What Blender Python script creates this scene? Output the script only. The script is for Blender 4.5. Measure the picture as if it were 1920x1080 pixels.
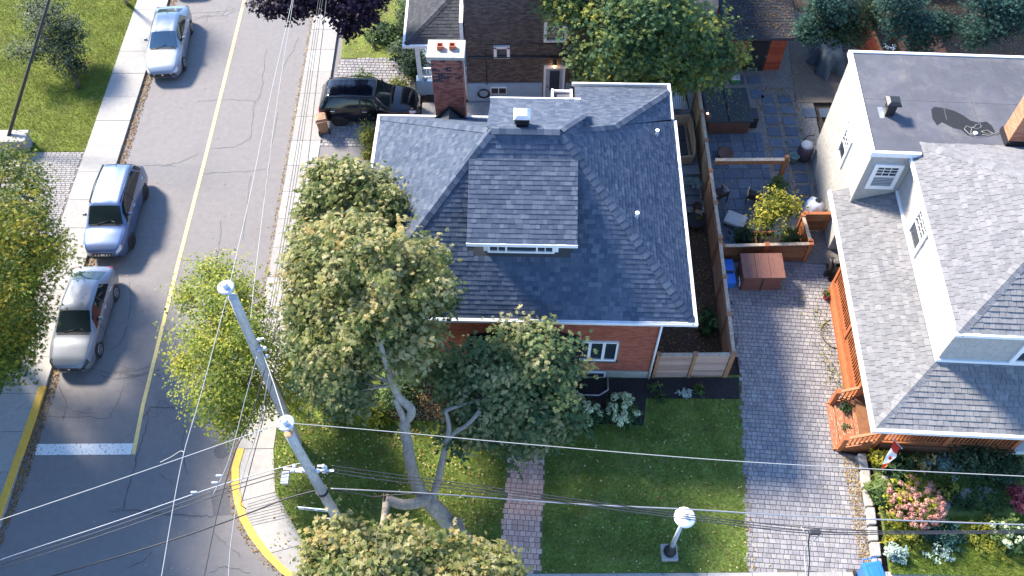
import bpy, math, random
import numpy as np
from mathutils import Vector, Matrix

# ------------------------------------------------------------------ scene, camera, light
for o in list(bpy.data.objects): bpy.data.objects.remove(o)
S = bpy.context.scene
COL = S.collection
PI = math.pi
R = math.radians
random.seed(7)
RNG = np.random.default_rng(11)

FPX, TILT, ROLL, CH = 1700.0, R(34.0), R(-0.36), 31.5
FW = np.array([0, math.sin(TILT), -math.cos(TILT)])
_rt = np.array([1.0, 0, 0]); _up = np.cross(_rt, FW)
RT = math.cos(ROLL)*_rt + math.sin(ROLL)*_up
UP = -math.sin(ROLL)*_rt + math.cos(ROLL)*_up
cam = bpy.data.cameras.new('camera'); cam.sensor_width = 36; cam.lens = FPX/1920*36
cam.clip_end = 600
camo = bpy.data.objects.new('camera', cam); COL.objects.link(camo)
camo.matrix_world = Matrix(((RT[0], UP[0], -FW[0], 0), (RT[1], UP[1], -FW[1], 0), (RT[2], UP[2], -FW[2], CH), (0, 0, 0, 1)))
S.camera = camo

SUN_EL, SUN_AZ = R(38.5), R(-48)          # azimuth from +Y, negative to the left
sdir = Vector((math.sin(SUN_AZ)*math.cos(SUN_EL), math.cos(SUN_AZ)*math.cos(SUN_EL), math.sin(SUN_EL)))
W = bpy.data.worlds.new('World'); S.world = W; W.use_nodes = True
nt = W.node_tree; bg = nt.nodes['Background']
sky = nt.nodes.new('ShaderNodeTexSky'); sky.sky_type = 'NISHITA'; sky.sun_disc = False
sky.ozone_density = 6.5; sky.dust_density = .3
sky.sun_elevation = SUN_EL; sky.sun_rotation = SUN_AZ
nt.links.new(sky.outputs[0], bg.inputs[0]); bg.inputs[1].default_value = 0.15
sl = bpy.data.lights.new('sun', 'SUN'); sl.energy = 4.0; sl.angle = R(9.0); sl.color = (1.0, 0.9, 0.76)
so = bpy.data.objects.new('sun', sl); COL.objects.link(so)
so.rotation_euler = (-sdir).to_track_quat('-Z', 'Y').to_euler(); so.location = (-30, 20, 40)
S.view_settings.view_transform = 'Standard'; S.view_settings.look = 'None'
S.view_settings.gamma = 1; S.view_settings.use_curve_mapping = False
S.view_settings.exposure = 1.72

# ------------------------------------------------------------------ helpers
def G(x, y, z=0.0):
    d = FW*FPX + RT*(x-960) - UP*(y-540)
    return np.array([0, 0, CH]) + d*((z-CH)/d[2])
def WY(x, y, Y):
    d = FW*FPX + RT*(x-960) - UP*(y-540)
    return np.array([0, 0, CH]) + d*(Y/d[1])
def mpp(z, y):                      # metres per photo pixel at height z and ground row y
    return ((CH-z)*math.cos(TILT) + y*math.sin(TILT))/FPX

ORG = {}
def thing(name, label, cat, loc=(0, 0, 0), rz=0.0, group=None, local=False):
    o = bpy.data.objects.new(name, None); COL.objects.link(o)
    o.empty_display_size = .2
    o.location = loc; o.rotation_euler = (0, 0, rz)
    o['label'] = label; o['category'] = cat
    if group: o['group'] = group
    ORG[o.name] = None if local else np.array(loc, float)
    return o
def tag(o, label, cat, group=None):
    o['label'] = label; o['category'] = cat
    if group: o['group'] = group
    return o
def struct(o): o['kind'] = 'structure'; return o
def stuff(o): o['kind'] = 'stuff'; return o
def org(parent):
    return ORG.get(parent.name) if parent else None
def link(name, me, parent=None):
    o = bpy.data.objects.new(name, me); COL.objects.link(o)
    if parent:
        o.parent = parent; ORG[o.name] = ORG.get(parent.name)
    return o
def piece(name, me, parent, loc, mat3=None):
    o = bpy.data.objects.new(name, me); COL.objects.link(o); o.parent = parent
    g = ORG.get(parent.name)
    p = np.array(loc, float) - (g if g is not None else 0)
    if mat3 is not None:
        m = mat3.to_4x4() if isinstance(mat3, Matrix) else Matrix(mat3).to_4x4()
        m.translation = Vector(p); o.matrix_local = m
    else: o.location = p
    ORG[o.name] = g
    return o
def npmesh(name, V, F, mat, tone=None, smooth=False):
    V = np.asarray(V, np.float32); F = np.asarray(F, np.int32)
    me = bpy.data.meshes.new(name); k = F.shape[1]
    me.vertices.add(len(V)); me.vertices.foreach_set('co', V.ravel())
    me.loops.add(F.size); me.loops.foreach_set('vertex_index', F.ravel())
    me.polygons.add(len(F))
    me.polygons.foreach_set('loop_start', np.arange(0, F.size, k, dtype=np.int32))
    me.polygons.foreach_set('loop_total', np.full(len(F), k, np.int32))
    if smooth: me.polygons.foreach_set('use_smooth', np.ones(len(F), bool))
    me.update(calc_edges=True)
    if tone is not None:
        a = me.attributes.new('tone', 'FLOAT', 'FACE'); a.data.foreach_set('value', np.asarray(tone, np.float32))
    me.materials.append(mat)
    return me

class MB:
    def __init__(s): s.V = []; s.F = []; s.T = []; s.S = []
    def add(s, vs, fs, tone=.5, sm=False):
        b = len(s.V); s.V.extend([tuple(map(float, v)) for v in vs])
        for f in fs: s.F.append([b+i for i in f]); s.T.append(tone); s.S.append(sm)
        return s
    def box(s, x0, x1, y0, y1, z0, z1, tone=.5):
        return s.add([(x0,y0,z0),(x1,y0,z0),(x1,y1,z0),(x0,y1,z0),(x0,y0,z1),(x1,y0,z1),(x1,y1,z1),(x0,y1,z1)],
                     [(0,3,2,1),(4,5,6,7),(0,1,5,4),(1,2,6,5),(2,3,7,6),(3,0,4,7)], tone)
    def hexa(s, lo, hi, tone=.5):      # 4 bottom points, 4 top points
        return s.add(list(lo)+list(hi), [(0,3,2,1),(4,5,6,7),(0,1,5,4),(1,2,6,5),(2,3,7,6),(3,0,4,7)], tone)
    def beam(s, a, b, w, h, up=(0,0,1), tone=.5):
        a = Vector(a); b = Vector(b); d = (b-a).normalized(); u = Vector(up)
        r = d.cross(u).normalized()*w/2; u = r.cross(d).normalized()*h/2
        return s.hexa([a-r-u, a+r-u, a+r+u, a-r+u], [b-r-u, b+r-u, b+r+u, b-r+u], tone)
    def prism(s, poly, z0, z1, tone=.5):
        n = len(poly); vs = [(p[0],p[1],z0) for p in poly]+[(p[0],p[1],z1) for p in poly]
        return s.add(vs, [tuple(range(n-1,-1,-1)), tuple(range(n,2*n))]+[(i,(i+1)%n,n+(i+1)%n,n+i) for i in range(n)], tone)
    def sheet(s, poly, z, tone=.5):
        return s.add([(p[0],p[1],z) for p in poly], [tuple(range(len(poly)))], tone)
    def plate(s, pts, t, tone=.5):      # planar polygon given thickness t against its normal
        p = [Vector(q) for q in pts]; n = (p[1]-p[0]).cross(p[2]-p[0]).normalized()*t; k = len(p)
        return s.add([q for q in p]+[q-n for q in p], [tuple(range(k)), tuple(range(2*k-1,k-1,-1))]+[(i,k+i,k+(i+1)%k,(i+1)%k) for i in range(k)], tone)
    def tube(s, pts, rad, n=8, tone=.5, sm=True, cap=True):
        pts = [Vector(p) for p in pts]
        if not hasattr(rad, '__len__'): rad = [rad]*len(pts)
        rings = []; b = len(s.V)
        t0 = (pts[1]-pts[0]).normalized()
        u = t0.orthogonal().normalized()
        for i, p in enumerate(pts):
            t = (pts[min(i+1,len(pts)-1)]-pts[max(i-1,0)]).normalized()
            u = (u - t*u.dot(t)).normalized(); w = t.cross(u)
            for k in range(n):
                a = 2*PI*k/n; s.V.append(tuple(p + (u*math.cos(a)+w*math.sin(a))*rad[i]))
        for i in range(len(pts)-1):
            for k in range(n):
                s.F.append([b+i*n+k, b+i*n+(k+1)%n, b+(i+1)*n+(k+1)%n, b+(i+1)*n+k]); s.T.append(tone); s.S.append(sm)
        if cap:
            s.F.append([b+k for k in range(n-1,-1,-1)]); s.T.append(tone); s.S.append(False)
            e = b+(len(pts)-1)*n; s.F.append([e+k for k in range(n)]); s.T.append(tone); s.S.append(False)
        return s
    def lathe(s, prof, c=(0,0,0), n=20, axis='z', tone=.5, sm=True):
        b = len(s.V)
        for r, z in prof:
            for k in range(n):
                a = 2*PI*k/n; x, y = r*math.cos(a), r*math.sin(a)
                v = (x, y, z) if axis == 'z' else ((z, x, y) if axis == 'x' else (y, z, x))
                s.V.append((v[0]+c[0], v[1]+c[1], v[2]+c[2]))
        for i in range(len(prof)-1):
            for k in range(n):
                s.F.append([b+i*n+k, b+i*n+(k+1)%n, b+(i+1)*n+(k+1)%n, b+(i+1)*n+k]); s.T.append(tone); s.S.append(sm)
        s.F.append([b+k for k in range(n-1,-1,-1)]); s.T.append(tone); s.S.append(False)
        e = b+(len(prof)-1)*n; s.F.append([e+k for k in range(n)]); s.T.append(tone); s.S.append(False)
        return s
    def mesh(s, name, mat):
        me = bpy.data.meshes.new(name); me.from_pydata(s.V, [], s.F)
        a = me.attributes.new('tone', 'FLOAT', 'FACE'); a.data.foreach_set('value', np.asarray(s.T, np.float32))
        me.polygons.foreach_set('use_smooth', np.asarray(s.S, bool))
        me.materials.append(mat); me.update()
        return me
    def build(s, name, mat, parent=None, bevel=0):
        g = org(parent)
        if g is not None: s.V = [(v[0]-g[0], v[1]-g[1], v[2]-g[2]) for v in s.V]
        o = link(name, s.mesh(name, mat), parent)
        if bevel:
            m = o.modifiers.new('bevel', 'BEVEL'); m.width = bevel; m.segments = 2; m.limit_method = 'ANGLE'; m.angle_limit = R(40)
        return o
def base_thing(mb, name, mat, label, cat, group=None, bevel=0):     # one-mesh thing
    return tag(mb.build(name, mat, None, bevel), label, cat, group)

# ------------------------------------------------------------------ materials
def M(name, col, rough=.7, metal=0., var=.18, scale=3., bump=0., bscale=60., tones=None, coat=0., coat_rough=.06, spec=.5, trans=0., emit=0., var2=0., stain=None, stretch=None, spots=None):
    m = bpy.data.materials.new(name); m.use_nodes = True
    t = m.node_tree; N = t.nodes; L = t.links
    b = N['Principled BSDF']; out = N['Material Output']
    geo = N.new('ShaderNodeNewGeometry'); pos = geo.outputs['Position']
    if stretch:
        mp = N.new('ShaderNodeMapping'); mp.inputs['Scale'].default_value = stretch; L.new(pos, mp.inputs['Vector']); pos = mp.outputs[0]
    def noise(sc, det=4, ro=.6):
        n = N.new('ShaderNodeTexNoise'); n.inputs['Scale'].default_value = sc; n.inputs['Detail'].default_value = det
        n.inputs['Roughness'].default_value = ro; L.new(pos, n.inputs['Vector']); return n.outputs['Fac']
    def ramp(src, stops):
        r = N.new('ShaderNodeValToRGB'); L.new(src, r.inputs[0]); e = r.color_ramp.elements
        while len(e) < len(stops): e.new(.5)
        for q, (p, c) in zip(e, stops): q.position = p; q.color = (*c, 1)
        return r.outputs[0]
    def mix(a, bb, fac, mode='MIX'):
        x = N.new('ShaderNodeMix'); x.data_type = 'RGBA'; x.blend_type = mode
        if hasattr(fac, 'is_linked'): L.new(fac, x.inputs[0])
        else: x.inputs[0].default_value = fac
        for i, v in ((6, a), (7, bb)):
            if hasattr(v, 'is_linked'): L.new(v, x.inputs[i])
            else: x.inputs[i].default_value = (*v, 1)
        return x.outputs[2]
    if tones:
        at = N.new('ShaderNodeAttribute'); at.attribute_name = 'tone'
        k = len(tones); c = ramp(at.outputs['Fac'], [(i/(k-1), tones[i]) for i in range(k)])
    else:
        rgb = N.new('ShaderNodeRGB'); rgb.outputs[0].default_value = (*col, 1); c = rgb.outputs[0]
    if var:
        lo, hi = 1-var, 1+var
        c = mix(c, ramp(noise(scale, 5), [(.3, (lo, lo, lo)), (.7, (hi, hi, hi))]), 1, 'MULTIPLY')
    if var2:
        lo, hi = 1-var2, 1+var2
        c = mix(c, ramp(noise(scale*.12+.05, 3), [(.35, (lo, lo, lo)), (.65, (hi, hi, hi))]), 1, 'MULTIPLY')
    if stain:
        sc, col2, lo, hi = stain
        c = mix(c, col2, ramp(noise(sc, 6, .7), [(lo, (0,0,0)), (hi, (1,1,1))]))
    if spots:
        sc, col2, lo, hi = spots
        c = mix(c, col2, ramp(noise(sc, 2, .5), [(lo, (0,0,0)), (hi, (1,1,1))]))
    L.new(c, b.inputs['Base Color'])
    b.inputs['Roughness'].default_value = rough; b.inputs['Metallic'].default_value = metal
    b.inputs['Coat Weight'].default_value = coat; b.inputs['Coat Roughness'].default_value = coat_rough
    b.inputs['Specular IOR Level'].default_value = spec if not trans else .2
    if emit: L.new(c, b.inputs['Emission Color']); b.inputs['Emission Strength'].default_value = emit
    if bump:
        bp = N.new('ShaderNodeBump'); bp.inputs['Strength'].default_value = bump; bp.inputs['Distance'].default_value = .02
        L.new(noise(bscale, 4, .65), bp.inputs['Height']); L.new(bp.outputs[0], b.inputs['Normal'])
    if trans:
        tr = N.new('ShaderNodeBsdfTranslucent'); L.new(c, tr.inputs[0]); ms = N.new('ShaderNodeMixShader'); ms.inputs[0].default_value = trans
        L.new(b.outputs[0], ms.inputs[1]); L.new(tr.outputs[0], ms.inputs[2]); L.new(ms.outputs[0], out.inputs[0])
    return m

m_asphalt = M('asphalt', (.197,.183,.178), .9, var=.07, scale=30, bump=.5, bscale=90, var2=.06, stain=(.3,(.172,.161,.158),.5,.8), spots=(40,(.222,.208,.2),.6,.72))
m_grey_drive = M('grey_drive', (.19,.18,.18), .92, var=.15, scale=9, bump=.5, bscale=70)
m_crack = M('crack_sealer', (.1,.095,.095), .85, var=.3, scale=12)
m_patchdark = M('asphalt_patch', (.11,.108,.115), .8, var=.2, scale=12, bump=.4)
m_yellow = M('yellow_paint', (.72,.42,.06), .7, var=.1, scale=8, stain=(7,(.25,.22,.2),.6,.75))
m_lineyellow = M('line_paint', (.74,.56,.22), .75, var=.12, scale=9, stain=(6,(.24,.22,.2),.62,.78))
m_white_paint = M('white_paint', (.72,.72,.7), .7, var=.08, scale=8, stain=(11,(.13,.13,.14),.56,.62))
m_concrete = M('concrete', (.4,.375,.345), .9, var=.1, scale=6, bump=.25, bscale=50, tones=[(.29,.275,.255),(.33,.313,.29),(.375,.355,.33)], stain=(1.6,(.24,.225,.21),.6,.85))
m_kerb = M('kerb', (.3,.285,.27), .9, var=.2, scale=6, bump=.3)
m_soil = M('soil', (.05,.036,.026), .95, var=.5, scale=9, bump=1, bscale=30)
m_mulch = M('mulch', (.085,.05,.03), .95, var=.5, scale=22, bump=1, bscale=30)
m_darksoil = M('dark_soil', (.022,.02,.02), .95, var=.4, scale=12, bump=1, bscale=35)
m_lawn = M('lawn', (.135,.185,.036), .95, var=.3, scale=9, bump=.6, bscale=45, var2=.3, stain=(1.1,(.18,.165,.065),.52,.78))
m_lawn2 = M('sunny_lawn', (.12,.15,.02), .95, var=.3, scale=9, bump=1, bscale=45, var2=.25, stain=(.9,(.17,.14,.05),.54,.75))
m_grass = M('grass_blades', (.07,.1,.02), .7, var=0, tones=[(.105,.175,.025),(.19,.265,.038),(.28,.32,.055),(.38,.36,.11)], trans=.5)
m_grass2 = M('sunny_grass_blades', (.07,.1,.02), .7, var=0, tones=[(.085,.135,.012),(.15,.195,.016),(.21,.235,.025),(.29,.26,.07)], trans=.35)
m_fallen = M('fallen_leaves', (.3,.2,.05), .8, var=0, tones=[(.09,.045,.02),(.2,.1,.03),(.34,.22,.06),(.45,.34,.12),(.42,.42,.25)])
m_paver = M('paver', (.3,.28,.28), .9, var=.1, scale=16, bump=.3, bscale=70, tones=[(.21,.2,.207),(.245,.233,.236),(.275,.26,.256),(.315,.293,.277)], var2=.1)
m_paver_left = M('pale_paver', (.36,.34,.31), .9, var=.1, scale=16, tones=[(.25,.235,.22),(.28,.262,.245),(.31,.29,.27)])
m_paver_pink = M('pink_paver', (.42,.24,.19), .9, var=.12, scale=16, bump=.3, tones=[(.5,.3,.235),(.6,.37,.29),(.68,.45,.36)])
m_joint = M('joint_sand', (.14,.125,.11), .95, var=.3, scale=20)
m_slab_blue = M('blue_slab', (.11,.125,.15), .85, var=.15, scale=5, bump=.2, tones=[(.055,.082,.125),(.075,.105,.15),(.1,.13,.178)])
m_gravel = M('gravel', (.2,.19,.18), .95, var=.3, scale=20, bump=.8, tones=[(.09,.085,.08),(.2,.19,.18),(.4,.38,.36)])
m_shingle = M('shingle', (.1,.1,.11), .95, var=.1, scale=40, bump=.3, bscale=120, tones=[(.047,.065,.098),(.063,.082,.118),(.08,.1,.138),(.112,.13,.165)], var2=.06, spec=.2)
m_shingle_r = M('pale_shingle', (.25,.24,.235), .95, var=.1, scale=40, bump=.3, bscale=120, tones=[(.165,.163,.168),(.192,.189,.192),(.208,.204,.206),(.235,.23,.23)], var2=.12, spec=.25)
m_shingle_d = M('dark_shingle', (.04,.042,.05), .95, var=.12, scale=40, tones=[(.03,.032,.04),(.042,.045,.052),(.058,.06,.07)])
m_roofbase = M('roof_felt', (.05,.05,.055), .95, var=.1)
m_brick = M('red_brick', (.28,.075,.045), .9, var=.12, scale=30, bump=.2, tones=[(.22,.06,.038),(.34,.088,.05),(.42,.122,.07)])
m_brick_ch = M('chimney_brick', (.3,.09,.06), .9, var=.12, scale=30, tones=[(.05,.04,.05),(.27,.08,.052),(.36,.115,.075),(.44,.17,.12)])
m_brick_or = M('orange_brick', (.45,.18,.09), .9, var=.12, scale=30, tones=[(.36,.13,.07),(.48,.2,.11),(.55,.26,.15)])
m_brick_br = M('brown_brick', (.09,.06,.05), .9, var=.15, scale=30, tones=[(.05,.04,.038),(.085,.068,.062),(.15,.125,.11)])
m_mortar = M('mortar', (.26,.2,.17), .95, var=.12, scale=20)
m_mortar_d = M('grey_mortar', (.16,.135,.12), .95, var=.12, scale=20)
m_trim = M('white_trim', (.8,.8,.79), .5, var=.05, scale=5)
m_trim_w = M('worn_trim', (.75,.74,.72), .6, var=.06, scale=5, spots=(6,(.1,.09,.08),.72,.76))
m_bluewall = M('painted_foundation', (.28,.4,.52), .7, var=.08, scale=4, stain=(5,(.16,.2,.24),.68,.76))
m_glass = M('window_glass', (.03,.04,.05), .06, var=0, spec=.8)
m_blind = M('blind', (.35,.38,.42), .6, var=.1)
m_shake = M('shake_siding', (.5,.46,.4), .85, var=.05, scale=12, tones=[(.36,.34,.312),(.385,.365,.335),(.41,.39,.36)])
m_clap = M('grey_clapboard', (.4,.39,.37), .8, var=.08, scale=10)
m_membrane = M('roof_membrane', (.085,.088,.105), .85, var=.12, scale=2.2, bump=.15, bscale=25, var2=.15, stain=(.8,(.155,.148,.147),.5,.75))
m_wet = M('wet_puddle', (.018,.016,.014), .55, var=.3, scale=14)
m_black = M('black_metal', (.02,.02,.022), .45, var=.1)
m_blackflat = M('black_flashing', (.014,.014,.016), .8, var=.2)
m_galv = M('galvanised', (.5,.52,.54), .4, .7, var=.15)
m_pipe = M('blue_pipe', (.3,.4,.48), .5, var=.1)
m_cement = M('cement_cap', (.4,.36,.3), .9, var=.15, scale=9, bump=.3, stain=(5,(.24,.2,.16),.55,.8))
m_terra = M('terracotta', (.4,.12,.06), .8, var=.15)
m_fence = M('fence_wood', (.36,.23,.125), .85, var=.2, scale=5, bump=.3, tones=[(.4,.255,.14),(.5,.34,.195),(.58,.42,.26)], stretch=(1,1,9))
m_fence_pink = M('stained_fence_wood', (.42,.25,.19), .85, var=.2, scale=5, tones=[(.35,.2,.145),(.43,.265,.2),(.5,.33,.26)], stretch=(1,1,9))
m_fence_cap = M('fence_cap', (.42,.32,.23), .85, var=.25, scale=7, stain=(9,(.6,.55,.47),.52,.7))
m_post = M('fence_post', (.33,.16,.08), .85, var=.2, scale=7)
m_cedar = M('cedar', (.36,.115,.04), .65, var=.18, scale=6, tones=[(.28,.085,.028),(.36,.115,.04),(.43,.155,.056)])
m_cedar_worn = M('worn_cedar', (.3,.11,.05), .8, var=.25, scale=9, stain=(7,(.42,.31,.21),.5,.62), stretch=(4,1,1))
m_cedar_dk = M('dark_cedar', (.2,.085,.035), .7, var=.2, scale=6, tones=[(.15,.06,.026),(.21,.09,.038),(.27,.12,.05)])
m_shed_red = M('shed_red', (.3,.055,.025), .8, var=.2, scale=8, tones=[(.24,.045,.02),(.31,.06,.028),(.37,.08,.035)])
m_storage = M('storage_brown', (.17,.072,.05), .6, var=.14, scale=5, stain=(6,(.24,.13,.1),.6,.8))
m_deck = M('grey_deck', (.16,.17,.185), .8, var=.15, scale=8, tones=[(.12,.13,.145),(.165,.175,.19),(.21,.215,.22)])
m_tubcover = M('tub_cover', (.022,.032,.036), .7, var=.25, scale=4, bump=.2)
m_tubside = M('tub_side', (.1,.05,.035), .7, var=.2)
m_tarp = M('tarp', (.05,.078,.11), .7, var=.25, scale=4, bump=.6, bscale=5)
m_bluebin = M('blue_bin', (.03,.17,.62), .4, var=.06)
m_brownbin = M('brown_bin', (.3,.17,.095), .5, var=.08)
m_rubber = M('rubber', (.015,.015,.016), .8, var=.1)
m_wicker = M('wicker', (.34,.22,.13), .7, var=.25, scale=20, bump=.7, bscale=60)
m_cushion = M('dark_cushion', (.035,.03,.03), .9, var=.2)
m_ottoman = M('pale_cushion', (.36,.38,.4), .9, var=.1, scale=20)
m_whitecover = M('white_cover', (.74,.76,.8), .6, var=.1, scale=6, bump=.8, bscale=7)
m_barrel = M('barrel', (.085,.06,.075), .6, var=.2)
m_green_pot = M('green_pot', (.13,.2,.18), .5, var=.15)
m_red = M('red_plastic', (.55,.02,.03), .4, var=.1)
m_stone = M('stone', (.36,.335,.3), .9, var=.25, scale=5, bump=.6, bscale=12, stain=(4,(.17,.16,.14),.55,.72))
m_pier = M('pier_stone', (.3,.29,.28), .85, var=.14, scale=5, tones=[(.27,.265,.26),(.32,.305,.29),(.36,.34,.32)])
m_pole = M('weathered_pole', (.46,.44,.41), .9, var=.22, scale=7, bump=.5, bscale=25, stretch=(3,3,.5), stain=(3,(.24,.225,.2),.58,.72))
m_ceramic = M('ceramic', (.5,.53,.58), .35, var=.03)
m_wire_w = M('pale_conductor', (.36,.36,.355), .5, var=.05)
m_wire_k = M('black_cable', (.03,.03,.034), .5, var=.1)
m_wire_g = M('grey_cable', (.3,.31,.33), .45, .4, var=.1)
m_lamp = M('lamp_white', (.82,.83,.84), .4, var=.03)
m_lamppole = M('lamp_pole', (.42,.46,.5), .55, var=.1)
m_signblue = M('sign_face', (.6,.72,.78), .5, var=.05)
m_signink = M('sign_ink', (.03,.04,.07), .6, var=0)
m_bark = M('bark', (.33,.28,.225), .95, var=.3, scale=6, bump=1, bscale=18, stretch=(2,2,.7), stain=(3,(.15,.125,.105),.55,.7))
m_bark_d = M('dark_bark', (.1,.08,.065), .95, var=.3, scale=8, bump=1, bscale=20)
m_cutwood = M('cut_wood', (.5,.27,.14), .9, var=.4, scale=14)
m_maple = M('maple_leaves', (.1,.12,.04), .5, var=0, tones=[(.065,.105,.035),(.115,.155,.045),(.185,.21,.06),(.295,.295,.1),(.43,.4,.2),(.39,.3,.1)], trans=.45)
m_maple_g = M('green_maple_leaves', (.08,.11,.04), .5, var=0, tones=[(.055,.11,.05),(.1,.16,.065),(.175,.22,.085),(.29,.3,.13),(.41,.375,.19)], trans=.45)
m_lime = M('lime_leaves', (.16,.19,.03), .5, var=0, tones=[(.1,.17,.035),(.2,.27,.045),(.31,.36,.055),(.45,.45,.07),(.54,.47,.08)], trans=.45)
m_leaf_left = M('autumn_green_leaves', (.1,.13,.02), .5, var=0, tones=[(.04,.085,.016),(.085,.135,.02),(.17,.2,.024),(.34,.3,.03),(.46,.33,.03)], trans=.4)
m_leaf_dark = M('dark_green_leaves', (.03,.06,.025), .6, var=0, tones=[(.012,.03,.016),(.024,.052,.026),(.05,.085,.036),(.13,.16,.08)], trans=.2)
m_leaf_purple = M('purple_leaves', (.04,.018,.03), .5, var=0, tones=[(.012,.008,.018),(.03,.015,.03),(.06,.03,.05)], trans=.15)
m_leaf_yg = M('yellow_green_leaves', (.12,.15,.04), .55, var=0, tones=[(.06,.12,.06),(.11,.18,.065),(.18,.235,.07),(.36,.35,.06),(.56,.46,.065)], trans=.4)
m_leaf_con = M('blue_green_needles', (.02,.06,.05), .7, var=0, tones=[(.015,.045,.038),(.03,.082,.064),(.055,.125,.098)], trans=.25)
m_leaf_bush = M('bush_leaves', (.05,.1,.03), .55, var=0, tones=[(.015,.04,.015),(.035,.075,.024),(.07,.12,.035),(.16,.2,.05)], trans=.25)
m_leaf_yel = M('yellow_bush_leaves', (.16,.17,.03), .6, var=0, tones=[(.05,.08,.015),(.12,.14,.02),(.24,.23,.03),(.42,.36,.03)], trans=.28)
m_leaf_grey = M('silver_leaves', (.3,.38,.32), .7, var=0, tones=[(.18,.26,.2),(.32,.42,.35),(.48,.55,.48)], trans=.2)
m_leaf_red = M('red_leaves', (.25,.04,.04), .6, var=0, tones=[(.12,.02,.025),(.26,.04,.05),(.4,.1,.1)], trans=.2)
m_bloom_w = M('cream_blooms', (.5,.55,.32), .7, var=0, tones=[(.5,.58,.34),(.64,.7,.46),(.74,.77,.58)], trans=.2)
m_bloom_p = M('pink_blooms', (.6,.25,.22), .7, var=0, tones=[(.42,.16,.15),(.55,.28,.22),(.64,.42,.31)], trans=.15)
m_flower_w = M('white_flowers', (.8,.82,.84), .6, var=0)
m_flag_red = M('flag_red', (.6,.05,.035), .8, var=.05, trans=.3)
m_flag_white = M('flag_white', (.85,.85,.83), .8, var=.03, trans=.3)
m_bulb = M('bulb', (1,.55,.2), .4, var=0, emit=6)
m_bulb2 = M('bulb_cool', (1,.75,.5), .4, var=0, emit=4)
# ------------------------------------------------------------------ surfaces made of pieces
def clip2(poly, sub):
    """clip polygon `sub` (list of 2-D points) by convex counter-clockwise polygon `poly`"""
    out = sub
    for i in range(len(poly)):
        a = poly[i]; b = poly[(i+1) % len(poly)]
        def side(p): return (b[0]-a[0])*(p[1]-a[1])-(b[1]-a[1])*(p[0]-a[0])
        res = []
        for j in range(len(out)):
            p = out[j]; q = out[(j+1) % len(out)]; sp = side(p); sq = side(q)
            if sp >= -1e-9: res.append(p)
            if (sp > 1e-9 and sq < -1e-9) or (sp < -1e-9 and sq > 1e-9):
                t = sp/(sp-sq); res.append((p[0]+t*(q[0]-p[0]), p[1]+t*(q[1]-p[1])))
        out = res
        if len(out) < 3: return []
    return out
def area2(p): return .5*abs(sum(p[i][0]*p[(i+1)%len(p)][1]-p[(i+1)%len(p)][0]*p[i][1] for i in range(len(p))))
_TAB = {}
def tab_mesh(name, mat, w, h, t, tone):
    k = (name, mat.name, w, h, t, round(tone, 2))
    if k not in _TAB:
        b = MB(); z1 = .004
        b.add([(0,0,0),(w,0,0),(w,h,0),(0,h,0),(0,0,t),(w,0,t),(w,h,z1),(0,h,z1)],
              [(4,5,6,7),(0,1,5,4),(1,2,6,5),(2,3,7,6),(3,0,4,7)], tone)
        _TAB[k] = b.mesh(name, mat)
    return _TAB[k]
def tabs(name, parent, polys, mat, widths=(.22,.3,.38), expo=.16, thick=.02, nobj=0, gap=.006, ntones=6, seed=1, holes=None, tone_bias=0.):
    """cover planar convex polygons (first edge = bottom edge, counter-clockwise from outside) with overlapping tabs.
    nobj of them are objects of their own, the rest one joined mesh."""
    rnd = random.Random(seed); J = MB(); count = 0
    for pi, P3 in enumerate(polys):
        P = [Vector(p) for p in P3]
        e = (P[1]-P[0]).normalized(); n = Vector((0,0,0))
        for i in range(1, len(P)-1): n += (P[i]-P[0]).cross(P[i+1]-P[0])
        n.normalize(); s = n.cross(e)
        poly = [((p-P[0]).dot(e), (p-P[0]).dot(s)) for p in P]
        amin = min(p[0] for p in poly); amax = max(p[0] for p in poly); bmax = max(p[1] for p in poly)
        hl = holes[pi] if holes else []
        row = 0; b = 0.
        while b < bmax-.01:
            a = amin - rnd.random()*widths[0]
            while a < amax:
                w = rnd.choice(widths); tone = min(.999, max(0, (rnd.randrange(ntones)+.5)/ntones*.8 + rnd.choice((0,0,.1,.2)) + tone_bias))
                t = thick*rnd.choice((.6,1.,1.)); h = expo
                rect = [(a,b),(a+w-gap,b),(a+w-gap,b+h),(a,b+h)]
                c = (a+w/2, b+h/2); a += w
                if any(h0 < c[0] < h1 and g0 < c[1] < g1 for h0,h1,g0,g1 in hl): continue
                cl = clip2(poly, rect)
                if len(cl) < 3 or area2(cl) < .0006: continue
                full = abs(area2(cl)-(w-gap)*h) < 1e-5
                if full and count < nobj:
                    me = tab_mesh(name, mat, round(w-gap,4), h, round(t,4), tone)
                    m3 = Matrix((e, s, n)).transposed()
                    piece(name, me, parent, P[0]+e*rect[0][0]+s*b, m3); count += 1
                    continue
                k = len(cl); top = []; bot = []
                for q in cl:
                    hh = t + (.004-t)*min(1, max(0, (q[1]-b)/h)); base = P[0]+e*q[0]+s*q[1]
                    top.append(base+n*hh); bot.append(base)
                J.add(top+bot, [tuple(range(k))]+[(i, k+i, k+(i+1)%k, (i+1)%k) for i in range(k)], tone)
            b += expo; row += 1
    if J.F:
        o = link(name+'_field', J.mesh(name+'_field', mat), parent)
        stuff(o)
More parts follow.
